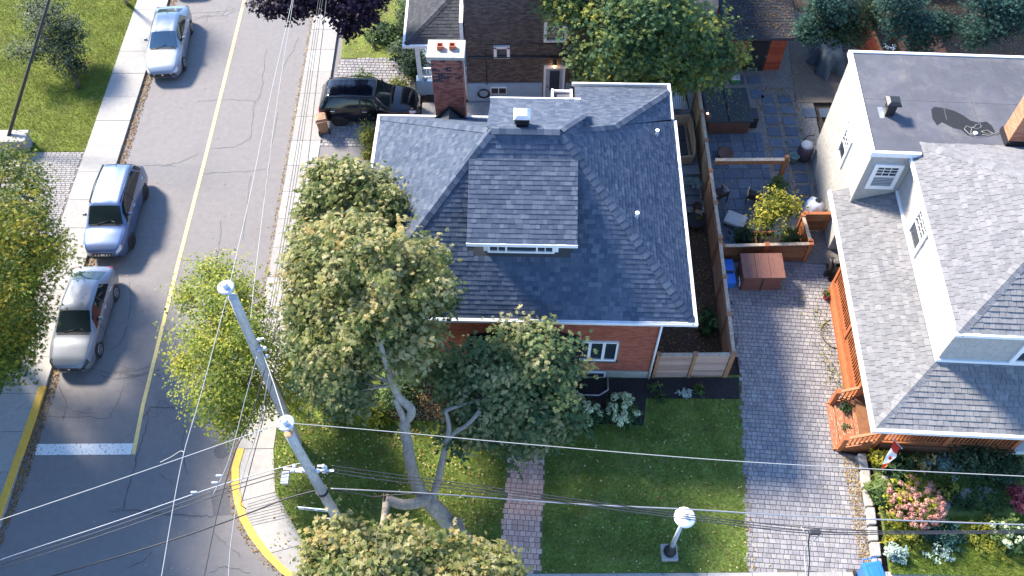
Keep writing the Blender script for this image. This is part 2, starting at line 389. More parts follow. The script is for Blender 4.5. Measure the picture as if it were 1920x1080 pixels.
def caps(parent, A, B, mat, w=.16, expo=.24, drop=.5, thick=.016, seed=0, name='ridge_cap'):
    """bent cap tabs along a hip from A (low) to B (high)"""
    A = Vector(A); B = Vector(B); d = (B-A); L = d.length; d.normalize()
    side = d.cross(Vector((0,0,1))).normalized(); up = side.cross(d).normalized(); rnd = random.Random(seed)
    m3 = Matrix((d, -side, up)).transposed()
    n = int(L/expo)
    for i in range(n):
        tone = (rnd.randrange(6)+.5)/6
        k = (mat.name, w, expo, drop, round(tone,2), name)
        if k not in _TAB:
            b = MB(); dz = -w*drop; h = expo*1.12; t = thick
            b.add([(0,-w,dz),(0,0,0),(0,w,dz),(h,-w,dz),(h,0,0),(h,w,dz),(0,-w,dz+t+.008),(0,0,t+.008),(0,w,dz+t+.008),(h,-w,dz+.008),(h,0,.008),(h,w,dz+.008)],
                  [(6,9,10,7),(7,10,11,8),(0,6,7,1),(1,7,8,2),(0,3,9,6),(2,8,11,5)], tone)
            for f in range(len(b.F)): b.F[f] = b.F[f][::-1]
            _TAB[k] = b.mesh(name, mat)
        piece(name, _TAB[k], parent, A+d*(i*expo), m3)
def bricks(parent, o, e, up, w, h, mat, bw=.215, bh=.075, proud=.012, holes=(), seed=0, darkrows=None, name='brick_field'):
    """joined brick faces on the rectangle o + a*e + b*up"""
    o = Vector(o); e = Vector(e).normalized(); up = Vector(up).normalized(); n = e.cross(up)
    rnd = random.Random(seed); J = MB(); r = 0; b = 0.
    while b+bh <= h+.02:
        a = -(bw/2 if r % 2 else 0)
        while a < w:
            a0 = max(0, a+.006); a1 = min(w, a+bw-.006); b0 = b+.005; b1 = min(h, b+bh-.005); a += bw
            if a1-a0 < .03: continue
            c = ((a0+a1)/2, (b0+b1)/2)
            if any(x0-.02 < c[0] < x1+.02 and y0-.01 < c[1] < y1+.01 for x0,x1,y0,y1 in holes): continue
            tone = .25+.75*rnd.random()
            if darkrows and darkrows(c[0], c[1], rnd): tone = 0.02
            p = proud*rnd.uniform(.6,1.1); q = [o+e*x+up*y for x, y in ((a0,b0),(a1,b0),(a1,b1),(a0,b1))]
            J.add([v+n*p for v in q]+q, [(0,1,2,3),(0,4,5,1),(1,5,6,2),(2,6,7,3),(3,7,4,0)], tone)
        b += bh; r += 1
    ob = link(name, J.mesh(name, mat), parent); stuff(ob); return ob
_PV = {}
def paver_geo(w, h, t, ch=.012):
    V = [(0,0,0),(w,0,0),(w,h,0),(0,h,0),(0,0,t-ch),(w,0,t-ch),(w,h,t-ch),(0,h,t-ch),(ch,ch,t),(w-ch,ch,t),(w-ch,h-ch,t),(ch,h-ch,t)]
    F = [(8,9,10,11),(4,5,9,8),(5,6,10,9),(6,7,11,10),(7,4,8,11),(0,1,5,4),(1,2,6,5),(2,3,7,6),(3,0,4,7)]
    return V, F
def paving(name, parent, poly, mat, origin, yaw, rowh=.185, widths=(.15,.19,.24), z=.0, t=.03, nobj=0, gap=.012, seed=0, key=None, stagger=True):
    """rows of pavers inside polygon (world xy); the nobj best by key are objects"""
    rnd = random.Random(seed); ca, sa = math.cos(yaw), math.sin(yaw)
    L = [((p[0]-origin[0])*ca+(p[1]-origin[1])*sa, -(p[0]-origin[0])*sa+(p[1]-origin[1])*ca) for p in poly]
    x0 = min(p[0] for p in L); x1 = max(p[0] for p in L); y0 = min(p[1] for p in L); y1 = max(p[1] for p in L)
    def inside(x, y):
        c = False; j = len(L)-1
        for i in range(len(L)):
            if (L[i][1] > y) != (L[j][1] > y) and x < (L[j][0]-L[i][0])*(y-L[i][1])/(L[j][1]-L[i][1])+L[i][0]: c = not c
            j = i
        return c
    items = []; y = y0
    while y < y1:
        x = x0 - (rnd.random()*widths[0] if stagger else 0)
        while x < x1:
            w = rnd.choice(widths)
            cx, cy = x+w/2, y+rowh/2
            if inside(cx, cy): items.append((x, y, w, rowh, (rnd.randrange(8)+.5)/8, rnd.uniform(-.003,.003)))
            x += w
        y += rowh
    def world(x, y): return (origin[0]+x*ca-y*sa, origin[1]+x*sa+y*ca)
    if nobj:
        items.sort(key=lambda i: key(*world(i[0], i[1])) if key else world(i[0], i[1])[1])
    m3 = Matrix.Rotation(yaw, 3, 'Z'); J = MB()
    for i, (x, y, w, h, tone, dz) in enumerate(items):
        wx, wy = world(x+gap/2, y+gap/2)
        if i < nobj:
            k = (name, mat.name, w, h, t, round(tone,2))
            if k not in _PV:
                V, F = paver_geo(w-gap, h-gap, t); b = MB(); b.add(V, F, tone); _PV[k] = b.mesh(name, mat)
            piece(name, _PV[k], parent, (wx, wy, z+dz), m3)
        else:
            V, F = paver_geo(w-gap, h-gap, t)
            J.add([(wx+v[0]*ca-v[1]*sa, wy+v[0]*sa+v[1]*ca, z+dz+v[2]) for v in V], F[:5], tone)
    if J.F: stuff(J.build(name+'_field', mat, parent))

# ------------------------------------------------------------------ foliage
LEAF = {
 'maple': (np.array([(0,-.42,0),(.17,.05,.03),(0,.6,-.05),(-.17,.05,.03),(.06,-.3,.01),(.52,-.2,-.04),(.44,.3,-.05),(.13,.08,.03),(-.06,-.3,.01),(-.13,.08,.03),(-.44,.3,-.05),(-.52,-.2,-.04)]),
           np.array([(0,1,2,3),(4,5,6,7),(8,9,10,11)])),
 'oval': (np.array([(0,-.5,0),(.26,0,.06),(0,.55,-.03),(-.26,0,.06)]), np.array([(0,1,2,3)])),
 'needle': (np.array([(-.06,-.5,0),(.06,-.5,0),(.1,.3,-.03),(-.1,.5,-.03)]), np.array([(0,1,2,3)])),
 'spray': (np.array([(0,-.5,0),(.12,-.1,.02),(.04,.55,-.08),(-.1,-.1,.02),(.04,-.4,0),(.42,-.02,-.04),(.3,.2,-.05),(.06,-.2,0),(-.04,-.4,0),(-.06,-.2,0),(-.3,.2,-.05),(-.42,-.02,-.04)]),
           np.array([(0,1,2,3),(4,5,6,7),(8,9,10,11)])),
 'blade': (np.array([(-.05,0,0),(.05,0,0),(.03,.6,.1),(-.02,1.,-.1)]), np.array([(0,1,2,3)])),
}
def scatter(P, N, size, tone, shape, mat, name, rng, spin=True):
    V0, F0 = LEAF[shape]; n = len(P)
    N = N/np.maximum(1e-6, np.linalg.norm(N, axis=1, keepdims=True))
    A = rng.normal(size=(n,3)); U = A-(A*N).sum(1, keepdims=True)*N; U /= np.maximum(1e-6, np.linalg.norm(U, axis=1, keepdims=True))
    Wv = np.cross(N, U)
    sz = np.asarray(size).reshape(-1,1,1)*np.ones((n,1,1))
    V = P[:,None,:] + sz*(V0[None,:,0:1]*U[:,None,:]+V0[None,:,1:2]*Wv[:,None,:]+V0[None,:,2:3]*N[:,None,:])
    F = (F0[None]+(np.arange(n)*len(V0))[:,None,None]).reshape(-1,4)
    return npmesh(name, V.reshape(-1,3), F, mat, np.repeat(tone, len(F0)))
def crown(name, blobs, n, size, mat, parent, shape='maple', seed=0, per=14, spread=.2, inner=.45, tone=(.15,.75), upb=.8, droop=0., rough=.36):
    """leaf clumps through the volume of ellipsoids. blobs: (centre, radii)"""
    rng = np.random.default_rng(seed)
    vol = np.array([r[0]*r[1]+r[1]*r[2]+r[0]*r[2] for c, r in blobs]); vol /= vol.sum()
    Ps = []; Ns = []; Ts = []
    for (c, r), v in zip(blobs, vol):
        k = max(3, int(n*v/per)); d = rng.normal(size=(k,3)); d /= np.linalg.norm(d, axis=1, keepdims=True)
        ph = rng.uniform(0, 6.28, 6)
        lump = 1+rough*(np.sin(d[:,0]*5+ph[0])*np.sin(d[:,1]*5+ph[1])+.6*np.sin(d[:,2]*7+ph[2])*np.cos(d[:,0]*8+ph[3]))
        rad = (inner+(1-inner)*rng.random((k,1))**.55)*lump[:,None]
        C = np.array(c)+d*rad*np.array(r)
        m = rng.poisson(per, k)+2
        idx = np.repeat(np.arange(k), m); q = len(idx)
        off = rng.normal(size=(q,3))*spread*np.array([1,1,.65])
        off[:,2] -= droop*np.abs(off[:,0])
        Ps.append(C[idx]+off)
        ct = np.clip(rng.uniform(tone[0], tone[1], k)+rng.uniform(-.14,.14)+.12*np.sin(d[:,0]*4+ph[4])*np.sin(d[:,2]*4+ph[5]), 0, .99)
        Ts.append(np.clip(ct[idx]+rng.normal(size=q)*.09, 0, .999))
        Ns.append(d[idx]*.45+np.array([0,0,upb])+rng.normal(size=(q,3))*.4)
    P = np.concatenate(Ps); N = np.concatenate(Ns); T = np.concatenate(Ts)
    g = org(parent)
    if g is not None: P = P-g
    P[:,2] = np.maximum(P[:,2], .06 - (g[2] if g is not None else 0))
    me = scatter(P, N, size*rng.uniform(.65,1.2,len(P)), T, shape, mat, name, rng)
    return link(name, me, parent)
def pb(x, y, z, rx, ry, rz=None):        # blob from photo pixel + height; radii in pixels
    c = G(x, y, z); k = mpp(z, c[1]); return (c, (rx*k, ry*k, (rz if rz is not None else ry*k)))
def limbs(blobs, start, r0, mb, rng, k=5):
    """one curved branch from the trunk into each clump, twigs leaving along it"""
    s = np.array(start, float)
    for c, r in blobs:
        c = np.array(c); n = 6; sag = rng.normal(size=3)*.12+np.array([0,0,-.12])
        B = [s+(c-s)*t+sag*math.sin(PI*t)*np.linalg.norm(c-s)*.5 for t in np.linspace(0, 1, n)]
        mb.tube(B, list(np.linspace(r0, r0*.4, n)), 6)
        for _ in range(k):
            d = rng.normal(size=3); d /= np.linalg.norm(d)
            a = B[rng.integers(3, n)]; e = c+d*np.array(r)*.8; mid = (a+e)/2+rng.normal(size=3)*.1
            mb.tube([a, mid, e], [r0*.4, r0*.28, r0*.1], 5)
def tree(name, label, base, trunk, blobs, n, size, mat, bark, shape='maple', seed=0, group=None, k=4, limb_r=.05, **kw):
    t = thing(name, label, 'tree', base, group=group)
    mb = MB(); rng = np.random.default_rng(seed+50)
    for pts, rad in trunk: mb.tube(pts, rad, 10)
    top = trunk[0][0][-1]
    limbs(blobs, top, limb_r, mb, rng, k)
    mb.build('trunk', bark, t)
    crown('crown', blobs, n, size, mat, t, shape, seed, **kw)
    return t
def bush(name, label, c, r, n, size, mat, shape='oval', seed=0, group=None, cat='shrub', stems=True, **kw):
    c = np.array(c, float); base = (c[0], c[1], max(0, c[2]-r[2]))
    t = thing(name, label, cat, base, group=group)
    kw.setdefault('per', 10); kw.setdefault('spread', max(.05, min(r)*.22)); kw.setdefault('inner', .35)
    crown('foliage', [(c, r)], n, size, mat, t, shape, seed, **kw)
    if stems:
        mb = MB(); rng = np.random.default_rng(seed)
        for _ in range(5):
            d = rng.normal(size=3)*np.array(r)*.4
            mb.tube([np.array(base)+[0,0,-.03], np.array(base)+[d[0]*.3,d[1]*.3,r[2]*.5], c+[d[0],d[1],abs(d[2])]], [.018,.014,.007], 5)
        mb.build('stem', m_bark_d, t)
    return t
# ================================================================== GROUND AND STREET
def gp(*pts, z=0.): return [tuple(G(x, y, z)[:2]) for x, y in pts]
struct(MB().sheet([(-150,-120),(150,-120),(150,200),(-150,200)], -.06).build('ground', m_soil))
road = struct(MB().sheet([(-19,8.6),(-8,8.6),(-8,120),(-19,120)], 0).sheet([(-120,-30),(120,-30),(120,8.6),(-120,8.6)], 0).build('road', m_asphalt))

def ribbon(pts, w, z, jit=0., rnd=random, sub=1):
    """flat strip along ground points"""
    P = []
    for i in range(len(pts)-1):
        for k in range(sub):
            t = k/sub; P.append((pts[i][0]*(1-t)+pts[i+1][0]*t+rnd.uniform(-jit,jit), pts[i][1]*(1-t)+pts[i+1][1]*t+rnd.uniform(-jit,jit)))
    P.append(pts[-1]); V = []; F = []
    for i, p in enumerate(P):
        a = P[max(i-1,0)]; b = P[min(i+1,len(P)-1)]; dx, dy = b[0]-a[0], b[1]-a[1]; l = math.hypot(dx, dy) or 1
        ww = w*(rnd.uniform(.55,1.35) if jit else 1)/2
        V += [(p[0]-dy/l*ww, p[1]+dx/l*ww, z), (p[0]+dy/l*ww, p[1]-dx/l*ww, z)]
    for i in range(len(P)-1): F.append((2*i, 2*i+1, 2*i+3, 2*i+2))
    b = MB(); b.add(V, F)
    return b
cl = gp((250,852),(268,760),(335,490),(384,300),(457,5))
ribbon([cl[0],cl[1],cl[2],cl[3],cl[4],(cl[4][0]+.25,60),(cl[4][0]+.5,110)], .15, .008).build('lane_line', m_lineyellow, road)
sa, sb = G(62,843), G(249,843)
MB().sheet([(-17.95,13.85),(-14.28,13.85),(-14.28,14.3),(-17.9,14.3)], .009).build('stop_line', m_white_paint, road)
CR = [((242,566),(250,572),(330,560),(430,575)), ]
cracks = [
 [(372,190),(430,186),(478,190)], [(300,312),(335,306),(372,288)], [(378,326),(440,322),(500,318)], [(240,312),(300,310),(330,312)],
 [(478,190),(470,260),(440,275),(395,278)], [(335,489),(370,487),(400,492)], [(415,415),(412,450),(408,480)],
 [(500,90),(495,130),(490,175),(482,190)],[(560,70),(548,98),(530,125)], [(350,25),(395,24),(440,18)], [(380,30),(420,30),(455,15)],
 [(170,690),(210,700),(240,698),(275,690),(290,682)], [(180,700),(215,712),(250,708),(280,700)], [(90,780),(150,782),(205,784),(225,745),(232,722)],
 [(268,785),(282,763),(345,766)], [(282,763),(275,800),(260,845),(245,905),(231,955),(300,962),(365,967),(400,968)], [(225,960),(205,958),(231,955)],
 [(350,800),(340,830),(352,890)], [(300,890),(325,905)], [(240,1065),(270,1050),(285,1035)], [(110,722),(125,755),(120,790)], [(310,800),(335,785),(350,770)],
 [(240,610),(228,640),(205,660)], [(242,530),(246,560),(240,600)], [(395,1075),(420,1060),(445,1068),(470,1075)], [(400,1000),(425,1020),(450,1045)],
 [(305,620),(345,622),(380,618)], [(355,690),(390,700),(430,695)], [(470,330),(462,400),(455,450)], [(520,210),(505,300),(495,380)],
]
rnd = random.Random(3)
for k, c in enumerate(cracks):
    wd = .045 if 14 <= k <= 15 else .024
    ribbon(gp(*c), wd, .005+.0002*(k % 9), .045, rnd, 5).build('crack', m_crack, road)
for cx, cy in ((215,700),(262,697),(415,25),(330,765),(130,776)):       # crazed areas
    for j in range(5):
        x, y = cx+rnd.uniform(-40,40), cy+rnd.uniform(-9,9)
        ribbon(gp((x,y),(x+rnd.uniform(-22,22),y+rnd.uniform(-10,10)),(x+rnd.uniform(-34,34),y+rnd.uniform(-14,14))), .018, .0045+.0003*j, .04, rnd, 4).build('crack', m_crack, road)
MB().sheet(gp((395,920),(430,915),(432,965),(400,968)), .0035).build('asphalt_patch', m_patchdark, road)
MB().lathe([(.3,.004),(.3,.007)], (*G(416,846)[:2],0), 16).build('utility_cover', m_patchdark, road)

# pavements: slabs with open joints
def slab_row(parent, L, Rr, seed, z=.125, gap=.014, name='slab'):
    """quads between consecutive left/right points"""
    rnd = random.Random(seed)
    for i in range(len(L)-1):
        q = [np.array(L[i]), np.array(Rr[i]), np.array(Rr[i+1]), np.array(L[i+1])]
        c = sum(q)/4; q = [c+(p-c)*(1-gap/np.linalg.norm(p-c)) for p in q]
        dz = rnd.uniform(-.006,.006)
        MB().prism(q, .0, z+dz, rnd.random()).build(name, m_concrete, parent)
pr = struct(MB().prism([(-10.24,14.2),(-8.98,14.2),(-8.98,90),(-10.24,90)], .001, .09).build('pavement_right', m_kerb))
ys = [14.0]
while ys[-1] < 62: ys.append(ys[-1]+1.56)
slab_row(pr, [(-10.3,y) for y in ys], [(-8.93+.0*y,y) for y in ys], 5)
oc = gp((440,850),(436,880),(436,912),(441,945),(452,978),(470,1010),(495,1043),(528,1076),(575,1112),(640,1148))
ic = gp((512,850),(510,868),(512,890),(518,925),(528,957),(546,990),(572,1022),(600,1050),(640,1083),(700,1118))
oc[0] = (-10.3,14.0); ic[0] = (-8.93,14.0)
pcn = struct(MB().prism([(p[0]*.999+.03,p[1]+.02) for p in oc]+ic[::-1], .001, .09).build('pavement_corner', m_kerb))
slab_row(pcn, oc[::3], ic[::3], 8)
ko = oc; ki = []
for a, b in zip(oc, ic):
    d = np.array(b)-np.array(a); ki.append(tuple(np.array(a)+d/np.linalg.norm(d)*.27))
for i in range(len(ko)-1):
    MB().prism([ko[i],ki[i],ki[i+1],ko[i+1]], .05, .142).build('yellow_kerb', m_yellow, pcn)
for j in range(9):                                  # tactile grooves cut across the corner
    a, b = G(463, 945+j*5.2, .13), G(520+j*3.2, 928+j*5.0, .13)
    ribbon([a[:2], b[:2]], .02, .1345).build('groove', m_kerb, pcn)
for j in range(7):
    a, b = G(556+j*6, 1075, .13), G(585+j*7, 1040+j*3, .13)
    ribbon([a[:2], b[:2]], .02, .1345).build('groove', m_kerb, pcn)
pf = struct(MB().prism([(-4.2,7.6),(40,7.6),(40,9.26),(-4.2,9.26)], .001, .09).build('pavement_front', m_kerb))
xs = [-4.2+1.55*i for i in range(20)]
slab_row(pf, [(x,7.5) for x in xs], [(x,9.3) for x in xs], 4)
pl = struct(MB().prism([(-19.8,-10),(-18.5,-10),(-18.25,12),(-18.25,90),(-19.8,90)], .001, .09).build('pavement_left', m_kerb))
ys = [9.9]
while ys[-1] < 62: ys.append(ys[-1]+1.62)
slab_row(pl, [(-19.86,y) for y in ys], [(-18.2-(.012*max(0,17-y)**1.4),y) for y in ys], 6)
for i in range(6):
    y0, y1 = 16.7-i*1.15, 16.7-(i+1)*1.15
    x0, x1 = -18.2-.012*max(0,17-y0)**1.4, -18.2-.012*max(0,17-y1)**1.4
    MB().prism([(x1+.012,y1),(x0+.012,y0),(x0-.26,y0),(x1-.26,y1)][::-1], .02, .142).build('yellow_kerb', m_yellow, pl)

# lawns, drives and beds
lawn_edge = [ (p[0],p[1]) for p in ic]
LAWN = [(-8.93,14.0),(-8.93,20.2),(-5.0,20.2),(-5.0,16.9),(8.9,17.0)]+[(8.1,9.31)]+[(-4.2,9.31)]+[tuple(p) for p in ic[8:0:-1]]
lawn = struct(MB().prism(LAWN, -.02, .1).build('front_lawn', m_lawn))
LAWNL = [(-45,29.0),(-19.87,29.0),(-19.87,75),(-45,75)]
lawnl = struct(MB().prism(LAWNL, -.02, .11).build('left_lawn', m_lawn2))
struct(MB().prism([(-45,6),(-19.95,6),(-19.87,24.0),(-45,24.0)], -.02, .1).build('left_verge', m_lawn))
fore = struct(MB().prism([(-30,24.01),(-19.87,24.01),(-19.87,28.99),(-30,28.99)], -.02, .09).build('forecourt', m_joint))
paving('paver', fore, [(-25,24.05),(-19.9,24.05),(-19.9,28.95),(-25,28.95)], m_paver_left, (-22,26), 0, .12, (.2,.22), .09, .02, 0, .006, 5)
wl = [(-.52,9.31),(-.05,14.6),(-.05,15.9),(1.25,15.9),(1.25,14.6),(.9,9.31)]
walk = struct(MB().prism(wl[::-1], .0, .108).build('garden_walk', m_joint))
paving('paver', walk, wl, m_paver_pink, (.3,9.4), R(-4.5), .195, (.2,), .105, .022, 260, .016, 6)
bed = struct(MB().prism([(1.9,15.0),(4.95,14.85),(5.15,16.0),(8.75,15.95),(8.85,16.88),(1.4,16.88)], .0, .12).build('planting_bed', m_darksoil))
struct(MB().prism([(-4.9,15.2),(-.1,15.0),(-.1,16.88),(-4.9,16.88)], 0., .12).build('mulch_bed', m_mulch))
struct(MB().prism([(5.2,17.0),(8.4,17.0),(8.45,24.9),(5.2,24.9)], 0., .11).build('side_yard', m_mulch))
DRV = [(8.05,9.31),(8.92,17.0),(9.0,22.35),(13.3,22.35),(13.25,16.2),(12.2,15.8),(12.0,13.75),(12.75,13.6),(12.35,9.31)]
drive = struct(MB().prism(DRV[::-1], .0, .085).build('paved_drive', m_joint))
paving('paver', drive, DRV, m_paver, (10.5,9.4), R(-4.5), .178, (.15,.19,.235), .08, .03, 300, .014, 9)
nd = [(-8.9,29.25),(-4.4,29.25),(-4.4,35.2),(-8.6,35.2)]
ndrive = struct(MB().prism(nd, .0, .1).build('neighbour_drive', m_joint))
paving('paver', ndrive, nd, m_paver, (-8.9,29.3), R(-2), .19, (.2,.24), .09, .03, 300, .02, 12, key=lambda x, y: y)
struct(MB().prism([(-8.92,20.21),(-4.9,20.21),(-4.9,29.24),(-8.92,29.24)], .0, .095).build('grey_drive', m_grey_drive))
LAWNN = [(-8.55,35.21),(-3.0,35.21),(-3.0,48),(-8.9,48)]
struct(MB().prism(LAWNN, -.02, .12).build('neighbour_lawn', m_lawn2))
patio = struct(MB().prism([(8.6,22.36),(14.2,22.36),(15,40),(8.6,40)], .0, .075).build('patio', m_gravel))
struct(MB().prism([(-4.3,25.2),(8.55,25.2),(8.55,32.1),(-4.3,32.1)], -.02, .05).build('back_yard', m_kerb))
garden = struct(MB().prism([(12.95,9.2),(30,8.8),(30,13.6),(13.3,13.7)], .0, .2).build('front_garden', m_lawn))

# blue slabs of the patio
rnd = random.Random(21)
def flag(x0, x1, y0, y1, z=.075):
    V, F = paver_geo(x1-x0, y1-y0, .035, .008); b = MB(); b.add([(x0+v[0],y0+v[1],z+v[2]) for v in V], F, rnd.random()); b.build('slab', m_slab_blue, patio)
y = 22.6
while y < 29.6:
    x = 8.75; h = rnd.choice((.6,.6,.45))
    while x < 11.75:
        w = rnd.choice((.6,.6,.9)); w = min(w, 11.8-x)
        if w > .2: flag(x+.008, x+w-.008, y+.008, y+h-.008)
        x += w
    y += h
for i in range(10):
    for j in range(2):
        x0 = 12.0+j*.82+i*.02; y0 = 25.4+i*.72
        if y0 < 32.4: flag(x0, x0+.6, y0, y0+.55)
for x0, y0 in ((11.7,32.2),(10.9,33.2),(11.7,33.2),(14.0,30.9),(14.8,30.9)): flag(x0, x0+.62, y0, y0+.6)
MB().prism([(13.8,31.9),(17.6,31.9),(17.6,38.5),(14.4,38.5)], .06, .1).build('timber_pad', M('pad', (.15,.125,.1), .9, var=.2, scale=6), patio)

# grass blades and fallen leaves
def inpoly(P, poly):
    x, y = P[:,0], P[:,1]; c = np.zeros(len(P), bool); j = len(poly)-1
    for i in range(len(poly)):
        xi, yi = poly[i][:2]; xj, yj = poly[j][:2]
        with np.errstate(divide='ignore', invalid='ignore'):
            c ^= ((yi > y) != (yj > y)) & (x < (xj-xi)*(y-yi)/((yj-yi) if yj != yi else 1e-9)+xi)
        j = i
    return c
def rand_in(poly, n, rng, cut=()):
    a = np.array([p[:2] for p in poly]); lo, hi = a.min(0), a.max(0)
    P = lo+rng.random((n,2))*(hi-lo); k = inpoly(P, poly)
    for c in cut: k &= ~inpoly(P, c)
    return P[k]
def blades(name, parent, poly, n, z, mat, seed, cut=(), h=(.05,.1)):
    rng = np.random.default_rng(seed); P = rand_in(poly, n, rng, cut); k = len(P)
    patch = .5+.5*np.sin(P[:,0]*1.3+np.sin(P[:,1]*.9)*2)*np.sin(P[:,1]*1.1+.7)
    P3 = np.column_stack([P, np.full(k, z)]); a = rng.uniform(0, 6.28, k); hh = rng.uniform(*h, k); w = rng.uniform(.012,.026, k)
    dx = np.column_stack([np.cos(a), np.sin(a), np.zeros(k)]); lean = np.column_stack([rng.normal(size=(k,2))*.55, np.ones(k)])
    V = np.empty((k,3,3)); V[:,0] = P3-dx*w[:,None]/2; V[:,1] = P3+dx*w[:,None]/2; V[:,2] = P3+lean*hh[:,None]
    me = npmesh(name, V.reshape(-1,3), np.arange(3*k).reshape(-1,3), mat, np.clip(.2+.35*patch+rng.normal(size=k)*.17, 0, .999))
    return stuff(link(name, me, parent))
WALKCUT = [wl, [(1.9,15.0),(4.95,14.85),(5.15,16.0),(8.75,15.95),(8.85,16.88),(1.4,16.88)], [(-4.9,15.2),(-.1,15.0),(-.1,16.88),(-4.9,16.88)]]
blades('grass', lawn, LAWN, 190000, .095, m_grass, 1, WALKCUT)
blades('grass', lawnl, [(-29,29),(-19.87,29),(-19.87,44),(-31,44)], 120000, .105, m_grass2, 2)
blades('grass', garden, [(12.95,9.2),(22,8.8),(22,11.2),(13.1,11.2)], 40000, .195, m_grass, 3, h=(.05,.13))
def litter(name, parent, poly, n, z, seed, size=(.05,.1), cut=(), tone=(0,.999), shape='oval', mat=None):
    rng = np.random.default_rng(seed); P = rand_in(poly, n, rng, cut); k = len(P)
    if not k: return
    N = np.column_stack([rng.normal(size=(k,2))*.35, np.ones(k)])
    me = scatter(np.column_stack([P, z+rng.random(k)*.025]), N, rng.uniform(*size, k), rng.uniform(*tone, k), shape, mat or m_fallen, name, rng)
    return stuff(link(name, me, parent))
litter('fallen_leaves', lawn, LAWN, 1500, .15, 4, (.035,.085), WALKCUT, (.35,.999), 'maple')
litter('fallen_leaves', lawn, [(-8.6,9.6),(-.8,9.6),(-.5,14),(-8.6,16)], 900, .15, 41, (.035,.09), WALKCUT, (.35,.999), 'maple')
litter('fallen_leaves', road, [(-18.2,9),(-10.3,9),(-10.3,40),(-18.2,40)], 260, .012, 5, (.04,.09), (), (.3,.999))
litter('fallen_leaves', road, [(-18.2,8.6),(-17.85,13),(-17.8,40),(-18.22,40),(-18.22,17),(-18.6,10)], 9000, .012, 6, (.05,.11), (), (0,.55))
litter('fallen_leaves', road, [(-10.52,14),(-10.3,14),(-10.3,40),(-10.5,40)], 1400, .012, 7, (.04,.09), (), (0,.8))
kerbpoly = [tuple(np.array(p)) for p in oc[:8]]
litter('fallen_leaves', road, [(p[0]-.22,p[1]-.08) for p in kerbpoly]+kerbpoly[::-1], 2600, .012, 8, (.04,.09), (), (0,.8))
litter('fallen_leaves', drive, [(12.3,9.4),(12.75,13.6),(12.2,13.6),(11.95,9.4)], 1300, .115, 9, (.04,.09), (), (.1,.75))
litter('fallen_leaves', drive, [(8.05,9.4),(8.9,17),(9.12,17),(8.35,9.4)], 900, .115, 10, (.04,.09), (), (.1,.75))
litter('fallen_leaves', drive, DRV, 420, .115, 11, (.03,.08), (), (.1,.9))
litter('fallen_leaves', patio, [(8.7,22.5),(14,22.5),(14.5,35),(8.7,35)], 2600, .115, 12, (.04,.09), (), (0,.8))
litter('fallen_leaves', patio, [(11.8,24.8),(13.7,24.8),(14,33),(11.9,33)], 3000, .085, 13, (.04,.09), (), (0,.6))
litter('fallen_leaves', bpy.data.objects['side_yard'], [(5.4,17),(8.3,17),(8.4,24.8),(5.5,24.8)], 3000, .12, 14, (.05,.1), (), (0,.6))
litter('fallen_leaves', bpy.data.objects['mulch_bed'], [(-4.9,15.2),(-.1,15.0),(-.1,16.8),(-4.9,16.8)], 2500, .13, 15, (.05,.1), (), (.2,.999))
litter('fallen_leaves', bpy.data.objects['neighbour_lawn'], LAWNN, 1600, .14, 16, (.05,.1), (), (.3,.999))
litter('stones', drive, [(13.05,16.4),(13.4,16.4),(13.4,21),(13.1,21)], 2200, .1, 17, (.04,.08), (), (0,.999), 'oval', m_gravel)
litter('stones', patio, [(11.8,24.8),(14.2,24.8),(14.8,34),(11.6,34)], 7000, .078, 18, (.03,.07), (), (0,.999), 'oval', m_gravel)
# ================================================================== BRICK HOUSE IN THE MIDDLE
HO = np.array([.49, 21.26, 0]); HY = R(-1.7)
def to_local(p, o, yaw):
    d = np.array(p, float)-o; c, s = math.cos(-yaw), math.sin(-yaw)
    return np.array([d[0]*c-d[1]*s, d[0]*s+d[1]*c, d[2]])
house = thing('brick_house', 'red brick house with dark grey shingled hip roof and front dormer', 'house', HO, HY, local=True)
EU, EV, EZ, RZ, RH = 5.88, 4.74, 5.1, 9.4, 1.14
WU, WV = 4.97, 4.2
wall = MB().box(-WU, WU, -WV, WV, -.05, 5.02).box(2.0, 5.5, WV-.3, 6.35, -.05, 4.92).build('wall', m_mortar, house)
wz0, wz1, wu0, wu1 = 1.5, 2.8, 1.98, 3.55          # triple window in the front wall
bricks(wall, (-WU, -WV, .62), (1,0,0), (0,0,1), 2*WU, 4.38, m_brick, holes=[(wu0+WU-.04, wu1+WU+.04, wz0-.62-.05, wz1-.62+.05), (WU-.75+.3, WU+.45+.3, -.1, 1.75)], seed=2)
bricks(wall, (WU, -WV, .62), (0,1,0), (0,0,1), 2*WV, 4.38, m_brick, seed=3)
bricks(wall, (-WU, WV, .62), (0,-1,0), (0,0,1), 2*WV, 4.38, m_brick, seed=4)
MB().box(-WU-.03, WU+.03, -WV-.03, -WV+.1, -.05, .6).build('foundation', m_cement, house)
MB().box(-WU+.2, WU-.2, -WV-.025, -WV, 4.86, 5.0).build('dark_frieze', m_blackflat, house)
